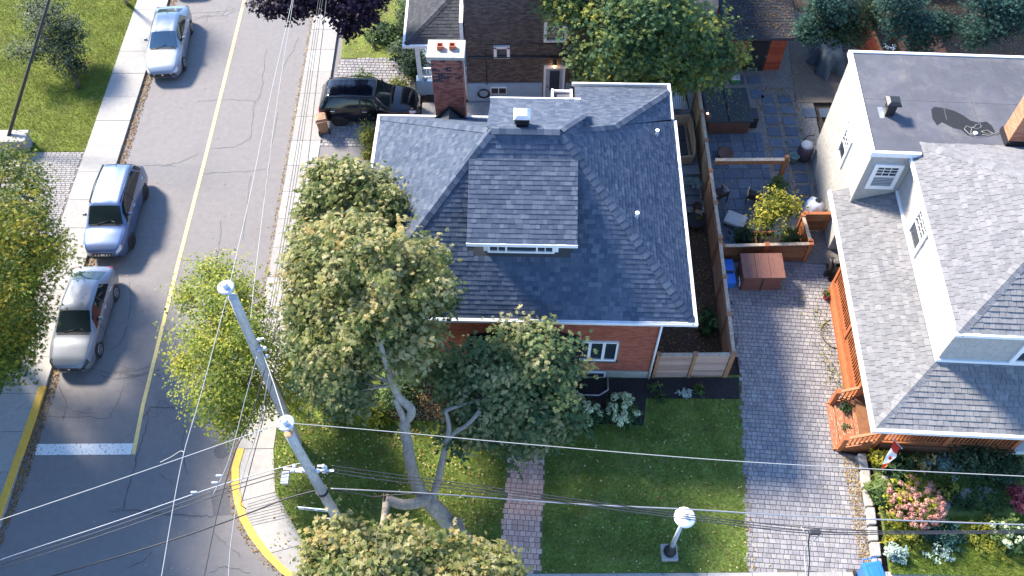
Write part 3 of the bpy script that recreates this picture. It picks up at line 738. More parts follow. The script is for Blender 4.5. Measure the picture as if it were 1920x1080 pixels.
# front window: frame and three panes
win = MB()
for x0, x1, z0, z1 in ((wu0,wu1,wz0-.06,wz0+.05),(wu0,wu1,wz1-.05,wz1+.02),(wu0,wu0+.07,wz0,wz1),(wu1-.07,wu1,wz0,wz1)): win.box(x0,x1,-WV-.07,-WV+.05,z0,z1)
for k in (1,2):
    c = wu0+(wu1-wu0)*k/3; win.box(c-.055,c+.055,-WV-.075,-WV+.05,wz0+.05,wz1-.05)
win = win.build('window', m_trim, house)
for k in range(3):
    a = wu0+(wu1-wu0)*k/3; MB().box(a+.07,a+(wu1-wu0)/3-.06,-WV-.03,-WV+.01,wz0+.05,wz1-.05).build('pane', m_glass, win)
MB().box(wu0-.08,wu1+.08,-WV-.1,-WV,wz0-.14,wz0-.061).build('window_sill', m_brick_br, win)
bw = MB().box(2.1,3.25,-WV-.09,-WV-.03,.2,.58).build('basement_window', m_trim, house)
MB().box(2.17,3.18,-WV-.11,-WV-.09,.26,.52).build('pane', m_glass, bw)
MB().tube([(2.0,-WV-.05,.15),(2.0,-WV-.6,.15),(2.3,-WV-.85,.15),(3.0,-WV-.85,.15),(3.35,-WV-.6,.15),(3.35,-WV-.05,.15)], .035, 6).build('window_well', m_galv, house)
door = MB().box(-.42,.52,-WV-.06,-WV+.02,.5,2.55).build('door', m_trim, house)
MB().box(-.25,.35,-WV-.075,-WV-.06,1.3,2.35).build('pane', m_glass, door)
MB().box(-1.1,1.3,-WV-1.1,-WV-.032,.0,.5).build('entry_step', m_cement, house)
MB().tube([(WU-.02,-WV-.06,.15),(WU-.02,-WV-.06,4.9)], .045, 8).build('downspout', m_trim, house)
# black gabled canopy over the entry
can = MB()
can.plate([(-2.0,-WV-1.35,3.1),(.35,-WV-1.35,3.75),(.35,-WV-.01,3.75),(-2.0,-WV-.01,3.1)], .08)
can.plate([(.35,-WV-1.35,3.75),(2.05,-WV-1.35,3.2),(2.05,-WV-.01,3.2),(.35,-WV-.01,3.75)], .08)
can.build('entry_canopy', m_blackflat, house)
for x in (-1.85, 1.9): MB().box(x-.06,x+.06,-WV-1.28,-WV-1.16,.1,3.1).build('canopy_post', m_black, house)

# roof body and shingles
FLc, FRc, BRc, BLc = (-EU,-EV,EZ), (EU,-EV,EZ), (EU,EV,EZ), (-EU,EV,EZ)
RL, RR = (-RH,0,RZ), (RH,0,RZ)
rb = MB(); d = .03
rb.add([FLc,FRc,BRc,BLc,RL,RR,(1.95,2.04,7.55),(1.95,6.7,5.0),(5.78,6.7,5.0),(5.78,6.36,5.19),(3.18,2.04,7.55),(5.78,4.74,5.19),(1.95,4.74,5.1)],
       [(0,1,5,4),(1,2,5),(2,3,4,5),(3,0,4),(3,2,1,0),(7,8,9,10,6),(11,9,10),(6,12,7),(7,12,2,8)])
roof = rb.build('roof', m_roofbase, house)
DB, DF = -.72, -3.3                   # front dormer: v of roof top line and eave
dzb = EZ+(DB+EV)*(RZ-EZ)/EV + .02; dzf = 7.5
du0, du1 = -1.88, 1.77
rear_dz = 7.62
planes = [
 [FLc,FRc,RR,RL],                                            # front
 [FRc,BRc,RR],                                               # right
 [BLc,FLc,RL],                                               # left
 [BRc,BLc,RL,RR],                                            # rear
]
tabs('shingle', roof, planes, m_shingle, (.15,.2,.27), .165, .022, 260, seed=3,
     holes=[[(du0+EU+.1,du1+EU-.1,2.2,5.4)],[],[],[]])
tabs('shingle', roof, [[(5.78,6.7,5.0),(1.95,6.7,5.0),(1.95,2.04,7.55),(3.18,2.04,7.55),(5.78,6.36,5.19)],
                       [(5.78,4.74,5.19),(5.78,6.36,5.19),(3.18,2.04,7.55)]], m_shingle, (.15,.2,.27), .165, .022, 0, seed=5)
for A, B, sd in ((FLc,RL,1),(FRc,RR,2),(BLc,RL,3),((3.18,2.04,7.56),RR,4),((5.76,6.34,5.2),(3.18,2.04,7.56),5),((-RH,0,RZ),(RH,0,RZ),6)):
    caps(roof, (A[0],A[1],A[2]+.03), (B[0],B[1],B[2]+.03), m_shingle, .17, .25, .55, seed=sd)
# gutters and fascia
gt = []
gt.append(MB().box(-EU-.06,EU+.13,-EV-.13,-EV-.005,EZ-.11,EZ+.015))
gt.append(MB().box(EU+.005,EU+.13,-EV-.005,EV+.03,EZ-.11,EZ+.015))
gt.append(MB().box(-EU-.13,-EU-.005,-EV-.13,EV+.03,EZ-.11,EZ+.015))
gt.append(MB().box(-EU-.13,1.9,EV+.031,EV+.12,EZ-.1,EZ+.02))
gt.append(MB().box(5.79,5.9,EV+.031,6.8,EZ-.08,EZ+.09))
gt.append(MB().box(1.85,5.9,6.801,6.9,EZ-.16,EZ+.0))
for g in gt: g.build('gutter', m_trim_w, house, .01)
gl = MB().box(-EU-.02,EU+.09,-EV-.1,-EV-.03,EZ+.016,EZ+.02).build('gutter_trough', m_galv, house)
MB().box(-EU+.02,EU-.02,-EV+.0,-WV-.031,EZ-.12,EZ-.09).build('soffit', m_trim, house)

# front dormer
dm = MB()
dm.hexa([(-1.35,-3.02,6.4),(1.18,-3.02,6.4),(1.18,DB,8.4),(-1.35,DB,8.4)], [(-1.35,-3.02,7.52),(1.18,-3.02,7.52),(1.18,DB,dzb-.06),(-1.35,DB,dzb-.06)])
dorm = dm.build('dormer', m_trim, house)
MB().hexa([(du0,DF,dzf-.1),(du1,DF,dzf-.1),(du1,DB,dzb-.1),(du0,DB,dzb-.1)], [(du0,DF,dzf),(du1,DF,dzf),(du1,DB,dzb),(du0,DB,dzb)]).build('dormer_roof', m_roofbase, house)
dr = bpy.data.objects['dormer_roof']
tabs('shingle', dr, [[(du0,DF,dzf+.002),(du1,DF,dzf+.002),(du1,DB,dzb+.002),(du0,DB,dzb+.002)]], m_shingle, (.15,.2,.27), .165, .022, 40, seed=9, tone_bias=.1)
MB().box(du0-.02,du1+.02,DF-.05,DF-.004,dzf-.15,dzf-.005).build('fascia', m_trim, dorm)
f = MB()
for x0, x1, z0, z1 in ((-1.22,1.05,6.66,6.74),(-1.22,1.05,7.22,7.3),(-1.22,-1.14,6.74,7.22),(.97,1.05,6.74,7.22),(-.62,-.56,6.74,7.22),(.42,.48,6.74,7.22)): f.box(x0,x1,-3.09,-3.02,z0,z1)
dw = f.build('dormer_window', m_trim, dorm)
MB().box(-1.14,.97,-3.04,-3.022,6.74,7.22).build('pane', m_glass, dorm)
for x in (-.87,.73): MB().box(x-.015,x+.015,-3.07,-3.041,6.74,7.22).build('glazing_bar', m_trim, dorm)
# rear dormer with low roof
MB().hexa([(-1.2,.9,7.6),(1.86,1.5,7.6),(1.86,3.1,6.2),(-1.2,3.1,6.2)], [(-1.2,.5,9.0),(1.86,1.4,8.5),(1.86,3.1,7.6),(-1.2,3.1,7.6)]).build('rear_dormer', m_shingle_d, house)
rz_ = lambda v: 9.4-v*(9.4-rear_dz)/3.28
rpl = [(1.96,3.28),(-1.32,3.28),(-1.32,.28),(-1.14,.02),(1.14,.02),(1.96,1.42)]
rdr = MB().plate([(u,v,rz_(v)) for u,v in rpl], .1).build('rear_dormer_roof', m_roofbase, house)
tabs('shingle', rdr, [[(u,v,rz_(v)+.003) for u,v in rpl]], m_shingle, (.15,.2,.27), .165, .022, 0, seed=12, tone_bias=.06)
tri = [(1.96,.82,8.665),(1.96,1.43,8.665),(1.14,.0,9.41)]
MB().plate([(p[0],p[1],p[2]-.004) for p in tri], .15).build('valley_fill', m_roofbase, house)
tabs('shingle', rdr, [tri], m_shingle, (.15,.2,.27), .165, .022, 0, seed=13)
caps(roof, (1.96,1.43,8.69), (1.14,.02,9.43), m_shingle, .15, .25, .3, seed=9)
MB().box(-1.36,2.0,3.281,3.36,rear_dz-.16,rear_dz+.01).build('fascia', m_trim, house)
# small rear porch roof with white parapets
pr_ = MB().box(1.08,1.86,5.3,6.75,4.45,4.6).build('rear_porch_roof', m_membrane, house)
MB().box(1.0,1.1,5.2,6.85,4.4,4.75).build('parapet', m_trim, pr_); MB().box(1.78,1.88,5.2,6.85,4.4,4.75).build('parapet', m_trim, pr_)
MB().box(1.1,1.86,6.76,6.85,4.4,4.7).build('parapet', m_trim, pr_)
# roof vents
vp = (-.13,.45); vz = 9.4-.45*.53
v = MB().box(vp[0]-.2,vp[0]+.2,vp[1]-.2,vp[1]+.2,vz-.15,vz+.25)
vo = v.build('roof_vent', m_black, house)
for k in range(4): MB().box(vp[0]-.25,vp[0]+.25,vp[1]-.25,vp[1]+.25,vz+.27+k*.06,vz+.3+k*.06).build('louvre', m_black, vo)
MB().hexa([(vp[0]-.28,vp[1]-.28,vz+.52),(vp[0]+.28,vp[1]-.28,vz+.52),(vp[0]+.28,vp[1]+.28,vz+.52),(vp[0]-.28,vp[1]+.28,vz+.52)],
          [(vp[0]-.17,vp[1]-.17,vz+.6),(vp[0]+.17,vp[1]-.17,vz+.6),(vp[0]+.17,vp[1]+.17,vz+.6),(vp[0]-.17,vp[1]+.17,vz+.6)]).build('vent_cap', m_galv, vo)
for px, py, zz in ((1193,412,6.5),(1231,255,6.0)):
    q = to_local(G(px,py,zz), HO, HY); zr = EZ+(EU-q[0])*(RZ-EZ)/EV
    q = to_local(G(px,py,zr), HO, HY); zr = EZ+(EU-q[0])*(RZ-EZ)/EV
    vpipe = MB().tube([(q[0],q[1],zr-.05),(q[0],q[1],zr+.32)], .055, 10).build('vent_pipe', m_pipe, house)
    MB().lathe([(.075,zr+.3),(.08,zr+.34),(.045,zr+.34),(.04,zr+.3)], (q[0],q[1],0), 12).build('pipe_collar', m_trim, vpipe)
# chimney behind the rear eave
c0 = to_local((-2.98,25.62,0), HO, HY); cu0, cv0 = c0[0], c0[1]; cu1, cv1 = cu0+1.2, cv0+.78
ct = 8.62
chim = MB().box(cu0+.03,cu1-.03,cv0+.03,cv1-.03,-.02,ct).build('chimney', m_mortar, house)
dark = lambda a, b, r: (b > ct-4.6-1.15 and r.random() < .3)
bricks(chim, (cu0+.03,cv0+.03,4.6), (1,0,0), (0,0,1), 1.14, ct-4.6, m_brick_ch, seed=5, darkrows=dark)
bricks(chim, (cu0+.03,cv1-.03,4.6), (0,-1,0), (0,0,1), .72, ct-4.6, m_brick_ch, seed=6, darkrows=dark)
bricks(chim, (cu1-.03,cv0+.03,4.6), (0,1,0), (0,0,1), .72, ct-4.6, m_brick_ch, seed=7, darkrows=dark)
MB().box(cu0-.1,cu1+.1,cv0-.1,cv1+.1,ct,ct+.14).build('chimney_cap', m_cement, chim, .02)
for k in range(2):
    x = cu0+.38+k*.45; y = (cv0+cv1)/2+.02*k
    MB().box(x-.11,x+.11,y-.11,y-.08,ct+.14,ct+.32).box(x-.11,x+.11,y+.08,y+.11,ct+.14,ct+.32).box(x-.11,x-.08,y-.08,y+.08,ct+.14,ct+.32).box(x+.08,x+.11,y-.08,y+.08,ct+.14,ct+.32).build('flue', m_terra, chim)
zc = EZ+(EV-cv0)*(RZ-EZ)/EV
cm = (cu0+cu1)/2
cr = MB().add([(cu0-.12,cv0-.02,zc-.25),(cu1+.12,cv0-.02,zc-.25),(cm,cv0-.02,zc+.62),(cm,cv0-.75,zc+.62)], [(0,1,2),(0,2,3),(2,1,3),(1,0,3)])
cr.build('chimney_cricket', m_shingle_d, house)
MB().plate([(cu0-.22,cv0-.045,zc-.1),(cm,cv0-.045,zc+.75),(cm,cv0-.045,zc+.3),(cu0-.05,cv0-.045,zc-.25)], .03).build('flashing', m_blackflat, house)
MB().plate([(cm,cv0-.045,zc+.75),(cu1+.22,cv0-.045,zc-.1),(cu1+.05,cv0-.045,zc-.25),(cm,cv0-.045,zc+.3)], .03).build('flashing', m_blackflat, house)

# ================================================================== BROWN BRICK HOUSE BEHIND
BO = np.array([0, 32.25, 0])
bh = thing('brown_brick_house', 'dark brown brick house with pale painted foundation behind the chimney', 'house', (2.5,32.25,0))
bx0, bx1 = -2.05, 7.3
bwall = MB().box(bx0,bx1,32.25,42,-.05,8.3).build('wall', m_mortar_d, bh)
wins = [(1.55,2.52,3.8,5.3,'window'),(-.72,-.08,2.86,3.42,'small_window'),(3.6,4.7,3.0,4.3,'window'),(.75,1.55,6.2,7.4,'window')]
hl = [(x0-bx0-.06,x1-bx0+.06,z0-1.2-.06,z1-1.2+.06) for x0,x1,z0,z1,_ in wins]+[(1.5-bx0,2.6-bx0,-.1,1.15)]
bricks(bwall, (bx0-2.5,0,1.2), (1,0,0), (0,0,1), bx1-bx0, 7.1, m_brick_br, holes=hl, seed=8)
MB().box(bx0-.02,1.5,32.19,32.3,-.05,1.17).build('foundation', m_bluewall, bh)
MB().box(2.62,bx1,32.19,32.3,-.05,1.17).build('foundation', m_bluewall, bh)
for x0,x1,z0,z1,nm in wins:
    w = MB()
    for a,b,c,dd in ((x0-.05,x1+.05,z0-.1,z0),(x0-.05,x1+.05,z1-.08,z1+.04),(x0-.05,x0+.09,z0,z1),(x1-.09,x1+.05,z0,z1)): w.box(a,b,32.13,32.3,c,dd)
    if nm == 'window': w.box(x0+.09,x1-.09,32.16,32.3,(z0+z1)/2-.04,(z0+z1)/2+.04)
    wo = w.build(nm, m_trim, bh)
    MB().box(x0+.09,x1-.09,32.215,32.235,z0,z1-.08).build('pane', m_glass, wo)
bd = MB().box(1.56,1.66,32.14,32.3,-.02,2.25).box(2.46,2.56,32.14,32.3,-.02,2.25).box(1.66,2.46,32.14,32.3,2.12,2.25).build('door_frame', m_trim, bh)
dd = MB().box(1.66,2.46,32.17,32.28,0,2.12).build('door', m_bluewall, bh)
MB().box(1.84,2.3,32.15,32.169,.75,2.0).build('pane', m_glass, dd)
MB().lathe([(.03,-.05),(.03,0)], (1.74,32.16,1.0), 8, 'y').build('handle', m_black, dd)
wl_ = MB().lathe([(.05,2.42),(.11,2.52),(.08,2.66),(.02,2.7)], (2.04,32.05,0), 10).beam((2.04,32.05,2.66),(2.04,32.2,2.66),.03,.03).build('wall_lamp', m_black, bh)
MB().lathe([(.02,2.28),(.06,2.34),(.06,2.42),(.03,2.44)], (2.04,32.05,0), 10).build('bulb', m_bulb, wl_)
bwn = MB().box(-.98,-.2,32.13,32.19,.55,.98).build('basement_window', m_trim, bh)
for k in range(2): MB().box(-.93+k*.37,-.6+k*.37,32.115,32.13,.6,.93).build('pane', m_glass, bwn)
MB().tube([(bx0+.1,32.16,2.82),(1.0,32.16,2.83),(3.4,32.16,2.8)], .055, 6).build('cable_run', m_wire_k, bh)
MB().tube([(-1.13,32.17,1.1),(-1.13,32.17,3.55),(3.2,32.17,3.62)], .022, 5).build('cable_run', m_wire_k, bh)
MB().box(2.3,2.42,32.1,32.2,3.1,3.55).build('meter_box', m_black, bh)
hose = MB()
for k in range(3): hose.tube([(-1.3+.24*math.cos(a)*(1+.1*k),32.12-.03*k,.62+.26*math.sin(a)) for a in np.linspace(0,6.3,18)], .022, 5)
base_thing(hose, 'garden_hose', m_black, 'coiled black hose hanging on the pale foundation of the brown house', 'hose')
# porch roof on its street side
prf = MB().add([(-4.85,32.62,3.2),(-2.3,32.62,3.2),(-2.3,40,3.2),(-4.85,40,3.2),(-2.3,35.0,4.55),(-2.3,40,4.55)], [(0,1,4),(0,4,5,3),(0,3,2,1),(2,3,5)]).build('porch_roof', m_roofbase, bh)
def LB(p): return (p[0]-2.5,p[1]-32.25,p[2])
tabs('shingle', prf, [[LB((-4.85,32.62,3.22)),LB((-2.3,32.62,3.22)),LB((-2.3,35.0,4.57))],[LB((-4.85,40,3.22)),LB((-4.85,32.62,3.22)),LB((-2.3,35.0,4.57)),LB((-2.3,40,4.57))]], m_shingle_d, (.24,.3), .16, .02, 0, seed=14)
for A, B in (((-4.85,32.62,3.25),(-2.3,35.0,4.6)),): caps(prf, A, B, m_shingle_d, .16, .25, .5, seed=3)
MB().box(-4.97,-2.28,32.5,32.615,3.08,3.22).build('gutter', m_trim, bh); MB().box(-4.97,-4.855,32.615,40,3.08,3.22).build('gutter', m_trim, bh)
MB().box(-2.28,-2.12,32.3,40,3.2,4.72).build('corner_board', m_trim, bh)
MB().tube([(-2.2,32.35,3.1),(-2.2,32.2,2.9),(-2.1,32.18,.2)], .05, 8).build('downspout', m_trim, bh)
for y in (32.85,36.2):
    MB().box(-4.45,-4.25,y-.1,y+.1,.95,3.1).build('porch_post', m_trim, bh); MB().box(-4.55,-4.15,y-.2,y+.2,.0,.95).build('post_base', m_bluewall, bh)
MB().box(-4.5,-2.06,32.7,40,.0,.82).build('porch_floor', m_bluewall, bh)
MB().beam((-4.2,32.85,1.55),(-2.1,32.85,1.55),.08,.06).beam((-4.2,32.85,1.0),(-2.1,32.85,1.0),.08,.06).build('porch_rail', m_trim, bh)
for k in range(14): MB().box(-4.05+k*.14,-4.01+k*.14,32.83,32.87,1.02,1.53).build('baluster', m_trim, bh)
# ================================================================== PALE SHAKE HOUSE ON THE RIGHT
QO = np.array([14.72,15.43,0]); QY = R(-3.4)
ql = lambda px, py, z: to_local(G(px,py,z), QO, QY)
rh = thing('shake_house', 'cream shake-sided house with pale grey wraparound porch roof and cedar deck', 'house', QO, QY, local=True)
X1 = 13.0
def shake_wall(parent, o, e, w, h, seed, hole=None):
    o = Vector(o); e = Vector(e)
    tabs('shake', parent, [[o, o+e*w, o+e*w+Vector((0,0,h)), o+Vector((0,0,h))]], m_shake, (.12,.16,.2,.24), .15, .02, 0, .005, seed=seed, holes=[hole] if hole else None)
low = MB().box(0,X1,0,7.5,-.05,4.2).build('lower_wall', m_clap, rh)
upw = MB().box(0,X1,0,8.6,4.2,5.95).build('upper_wall', m_shake, rh)
shake_wall(upw, (-.003,7.55,3.6), (0,-1,0), 7.55, 2.38, 1, [(7.55-5.55,7.55-4.25,.55,2.1)])
shake_wall(upw, (0,-.003,3.6), (1,0,0), X1, 2.38, 2, [(2.35,3.75,.5,2.1)])
flat = MB().box(-1.57,X1,7.6,13.0,-.05,6.1).build('rear_block', m_shake, rh)
shake_wall(flat, (-1.573,13.0,.0), (0,-1,0), 5.4, 6.1, 3, [(2.3,3.35,3.05,4.6)])
shake_wall(flat, (-1.57,7.597,.4), (1,0,0), 1.57, 5.7, 4, [(.25,1.25,3.9,5.2)])
shake_wall(flat, (X1,13.003,.0), (-1,0,0), X1+1.57, 6.1, 5)
froof = MB().box(-1.62,X1,7.55,13.06,6.1,6.2).build('flat_roof', m_membrane, rh)
for k in range(9):
    x = .3+k*1.15; MB().beam((x,8.1 if x<0 else 9.4,6.203),(x+.12,13.0,6.203),.025,.006).build('seam', m_crack, froof)
MB().beam((-1.55,10.4,6.203),(X1,10.3,6.203),.02,.006).build('seam', m_crack, froof)
for a in (((-1.72,7.5),(-1.58,13.12)),((-1.58,13.0),(X1,13.12)),((-1.58,7.5),(.12,7.62))): MB().box(a[0][0],a[1][0],a[0][1],a[1][1],6.02,6.25).build('edge_trim', m_trim, rh)
def fwin(parent, name, o, e, w, h, n, grid=True, glass=m_glass):
    """sash window on a wall: o = lower left, e along, n outward"""
    o = Vector(o); e = Vector(e); n = Vector(n); z = Vector((0,0,1))
    def bar(a0,a1,b0,b1,d0,d1,mb):
        q = [(a0,b0),(a1,b0),(a1,b1),(a0,b1)]
        return mb.hexa([o+e*a+z*b+n*d0 for a,b in q], [o+e*a+z*b+n*d1 for a,b in q])
    f = MB()
    for a in ((-.1,w+.1,-.16,.02),(-.1,w+.1,h-.02,h+.12),(-.1,.06,.02,h-.02),(w-.06,w+.1,.02,h-.02)): bar(*a,-.02,.07,f)
    bar(.06,w-.06,h/2-.03,h/2+.04,-.02,.05,f)
    fo = f.build(name, m_trim, parent)
    p = MB(); bar(.06,w-.06,.02,h/2-.03,-.01,.022,p); p.build('pane', glass, fo)
    p = MB(); bar(.06,w-.06,h/2+.04,h-.02,-.01,.022,p); p.build('pane', glass, fo)
    if grid:
        for i in range(1,3):
            p = MB(); bar(.06+(w-.12)*i/3-.012,.06+(w-.12)*i/3+.012,h/2+.04,h-.02,.023,.04,p); p.build('glazing_bar', m_trim, fo)
        for i in (1,2):
            p = MB(); zz = h/2+.04+(h/2-.06)*i/3; bar(.06,w-.06,zz-.012,zz+.012,.024,.042,p); p.build('glazing_bar', m_trim, fo)
    return fo
fwin(rh, 'window', (-1.585,10.55,3.15), (0,-1,0), .85, 1.3, (-1,0,0))
fwin(rh, 'window', (-1.25,7.585,4.35), (1,0,0), .9, 1.1, (0,-1,0), glass=m_glass)
for k in range(5): MB().box(-1.17,-.43,7.545,7.562,4.42+k*.09,4.47+k*.09).build('blind_slat', m_blind, rh)
fwin(rh, 'window', (-.015,5.45,4.3), (0,-1,0), 1.1, 1.3, (-1,0,0), True)
fwin(rh, 'window', (2.45,-.015,4.25), (1,0,0), 1.2, 1.2, (0,-1,0))
# porch roof, wrapping the left and front
pe, pv, pt = 3.1, -2.28, 4.0
A0 = (-2.2,8.25,pe); A1 = (-2.2,pv,pe); A2 = (X1,pv,pe); Bc = (0,0,pt); B0 = (0,8.25,pt); B2 = (X1,0,pt)
prf2 = MB().add([A0,A1,A2,Bc,B0,B2,(-2.2,8.25,pe-.08),(-2.2,pv,pe-.08),(X1,pv,pe-.08),(0,0,pe-.08),(0,8.25,pe-.08),(X1,0,pe-.08)],
   [(0,1,3,4),(1,2,5,3),(6,10,9,7),(7,9,11,8),(0,6,7,1),(1,7,8,2),(0,4,10,6)]).build('porch_roof', m_roofbase, rh)
up3 = lambda p: (p[0],p[1],p[2]+.003)
tabs('shingle', prf2, [[up3(A1),up3(A2),up3(B2),up3(Bc)],[up3(A0),up3(A1),up3(Bc),up3(B0)]], m_shingle_r, (.2,.26,.32), .19, .036, 170, .014, seed=21)
caps(prf2, (A1[0],A1[1],A1[2]+.03), (0,0,pt+.03), m_shingle_r, .2, .21, .4, seed=5)
for g in (MB().box(-2.33,-2.205,pv-.13,8.3,pe-.13,pe+.03), MB().box(-2.205,X1,pv-.13,pv-.005,pe-.13,pe+.03), ): g.build('gutter', m_trim_w, rh, .01)
MB().box(-.08,-.005,-.08,7.55,pt+.0,pt+.14).build('base_trim', m_trim, rh); MB().box(-.005,X1,-.08,-.005,pt,pt+.14).build('base_trim', m_trim, rh)
MB().box(-1.66,-1.58,7.5,7.58,3.3,6.02).build('corner_board', m_shake, rh)
# upper hip roof
ez, sl2 = 6.0, .5
e0, e1, ey0, ey1 = -.12, X1+.1, -.12, 8.5
ym = (ey0+ey1)/2; rz2 = ez+(ym-ey0)*sl2; rx2 = e0+(ym-ey0)
ur = MB().add([(e0,ey0,ez),(e1,ey0,ez),(e1,ey1,ez),(e0,ey1,ez),(rx2,ym,rz2),(e1,ym,rz2)], [(0,1,5,4),(3,0,4),(2,3,4,5),(0,3,2,1),(1,2,5)]).build('upper_roof', m_roofbase, rh)
tabs('shingle', ur, [[(e0,ey1,ez+.003),(e0,ey0,ez+.003),(rx2,ym,rz2+.003)],[(e0,ey0,ez+.003),(e1,ey0,ez+.003),(e1,ym,rz2+.003),(rx2,ym,rz2+.003)],[(e1,ey1,ez+.003),(e0,ey1,ez+.003),(rx2,ym,rz2+.003),(e1,ym,rz2+.003)]], m_shingle_r, (.2,.26,.32), .19, .036, 130, .014, seed=24)
caps(ur, (e0,ey0,ez+.03), (rx2,ym,rz2+.03), m_shingle_r, .2, .24, .4, seed=7); caps(ur, (e0,ey1,ez+.03), (rx2,ym,rz2+.03), m_shingle_r, .22, .24, .4, seed=8)
MB().box(e0-.1,e0-.004,ey0-.1,7.5,ez-.12,ez+.02).build('gutter', m_trim, rh); MB().box(e0-.004,e1,ey0-.1,ey0-.004,ez-.12,ez+.02).build('gutter', m_trim, rh)
# orange chimney
q = ql(1893,262,6.5)
ch = MB().box(q[0],q[0]+.75,q[1],q[1]+.7,5.9,9.6).build('chimney', m_mortar, rh)
bricks(ch, (q[0],q[1],5.9), (1,0,0), (0,0,1), .75, 3.7, m_brick_or, seed=9); bricks(ch, (q[0],q[1]+.7,5.9), (0,-1,0), (0,0,1), .7, 3.7, m_brick_or, seed=10)
MB().box(q[0]-.07,q[0]+.82,q[1]-.07,q[1]+.77,6.1,6.42).build('flashing', m_blackflat, rh)
# roof vent on the flat roof
q = ql(1665,212,6.2)
rv = MB().box(q[0]-.17,q[0]+.17,q[1]-.17,q[1]+.17,6.2,6.75).build('roof_vent', m_black, rh)
MB().plate([(q[0]-.17,q[1]-.3,6.21),(q[0]-.17,q[1]+.3,6.21),(q[0]-.36,q[1]+.3,6.21),(q[0]-.36,q[1]-.3,6.21)], .02).build('vent_flashing', m_galv, rv)
MB().box(q[0]-.27,q[0]+.27,q[1]-.27,q[1]+.27,6.78,6.84).hexa([(q[0]-.27,q[1]-.27,6.841),(q[0]+.27,q[1]-.27,6.841),(q[0]+.27,q[1]+.27,6.841),(q[0]-.27,q[1]+.27,6.841)],[(q[0]-.15,q[1]-.15,6.93),(q[0]+.15,q[1]-.15,6.93),(q[0]+.15,q[1]+.15,6.93),(q[0]-.15,q[1]+.15,6.93)]).build('vent_cap', m_black, rv)
pud = [(1746,205),(1752,200),(1772,203),(1790,208),(1806,216),(1820,226),(1835,230),(1850,228),(1860,236),(1866,248),(1858,253),(1838,256),(1815,254),(1802,243),(1788,240),(1766,229),(1757,235),(1748,222)]
MB().add([ql(x,y,6.2055) for x,y in pud], [tuple(range(len(pud)))]).build('water_stain', m_wet, froof)
def cab(pts, z=6.22): return [tuple(ql(x,y,z)) for x,y in pts]
coax = MB()
coax.tube(cab([(1887,235),(1870,248),(1850,255),(1830,256),(1820,250),(1822,240),(1812,236),(1808,242),(1818,252),(1826,257)]), .009, 5)
coax.tube(cab([(1888,240),(1868,252),(1848,250),(1840,246),(1850,244),(1862,250),(1858,254),(1842,252)]), .009, 5)
coax.tube(cab([(1825,240),(1830,234),(1838,232),(1840,238),(1832,242),(1822,238)]), .008, 5)
coax.build('roof_cable', m_wire_w, froof)
MB().lathe([(.09,6.21),(.1,6.24),(.05,6.27)], (*cab([(1829,250)])[0][:2],0), 14).build('cable_plate', m_trim, froof)

# ---- cedar deck, rails and steps
DKZ = .9
deckm = MB().box(-1.85,0,-1.75,5.4,.0,DKZ-.03).build('deck', m_cedar_dk, rh)
for k in range(13):
    x = -1.88+k*.145; MB().box(x,x+.138,.15,5.4,DKZ-.029,DKZ,random.random()).build('deck_board', m_cedar, deckm)
MB().box(0,3.6,-1.75,0,.0,DKZ-.03).build('front_deck', m_cedar_dk, rh)
fd = bpy.data.objects['front_deck']
for k in range(12):
    y = -1.78+k*.145; MB().box(-1.3,3.6,y,y+.138,DKZ-.028,DKZ+.001,random.random()).build('deck_board', m_cedar, fd)
for k in range(7):                                    # horizontal skirt boards, left side
    MB().box(-1.93,-1.89,.2,5.4,.05+k*.12,.155+k*.12,random.random()).build('skirt_board', m_cedar, deckm)
for k in range(6):
    MB().box(-1.2,3.6,-1.84,-1.8,.1+k*.13,.22+k*.13,random.random()).build('skirt_board', m_cedar_dk, fd)
def rail(name, a, b, z0, z1, n, post=True):
    a = Vector(a); b = Vector(b)
    r = MB().beam(a+Vector((0,0,z1)), b+Vector((0,0,z1)), .11, .05, tone=.7).beam(a+Vector((0,0,z0)), b+Vector((0,0,z0)), .06, .06).build(name, m_cedar, rh)
    for k in range(n):
        p = a+(b-a)*((k+.5)/n); MB().box(p.x-.022,p.x+.022,p.y-.022,p.y+.022,z0+.03,z1-.026,random.random()).build('baluster', m_cedar, r)
    return r
rail('rail', (-1.8,.25,0), (-1.8,2.6,0), DKZ+.12, DKZ+.98, 17); rail('rail', (-1.8,2.75,0), (-1.8,5.3,0), DKZ+.12, DKZ+.98, 18)
rail('rail', (-1.25,-1.7,0), (.95,-1.7,0), DKZ+.12, DKZ+.98, 16); rail('rail', (1.15,-1.7,0), (3.4,-1.7,0), DKZ+.12, DKZ+.98, 16)
for x, y in ((-1.8,.17),(-1.8,2.68),(-1.8,5.38),(-1.35,-1.7),(1.05,-1.7),(3.5,-1.7)):
    MB().box(x-.08,x+.08,y-.08,y+.08,.0,3.0).build('porch_post', m_cedar, rh)
MB().box(-1.86,-1.74,1.0,1.55,DKZ+1.0,DKZ+1.04).build('rail_tray', m_trim, rh)
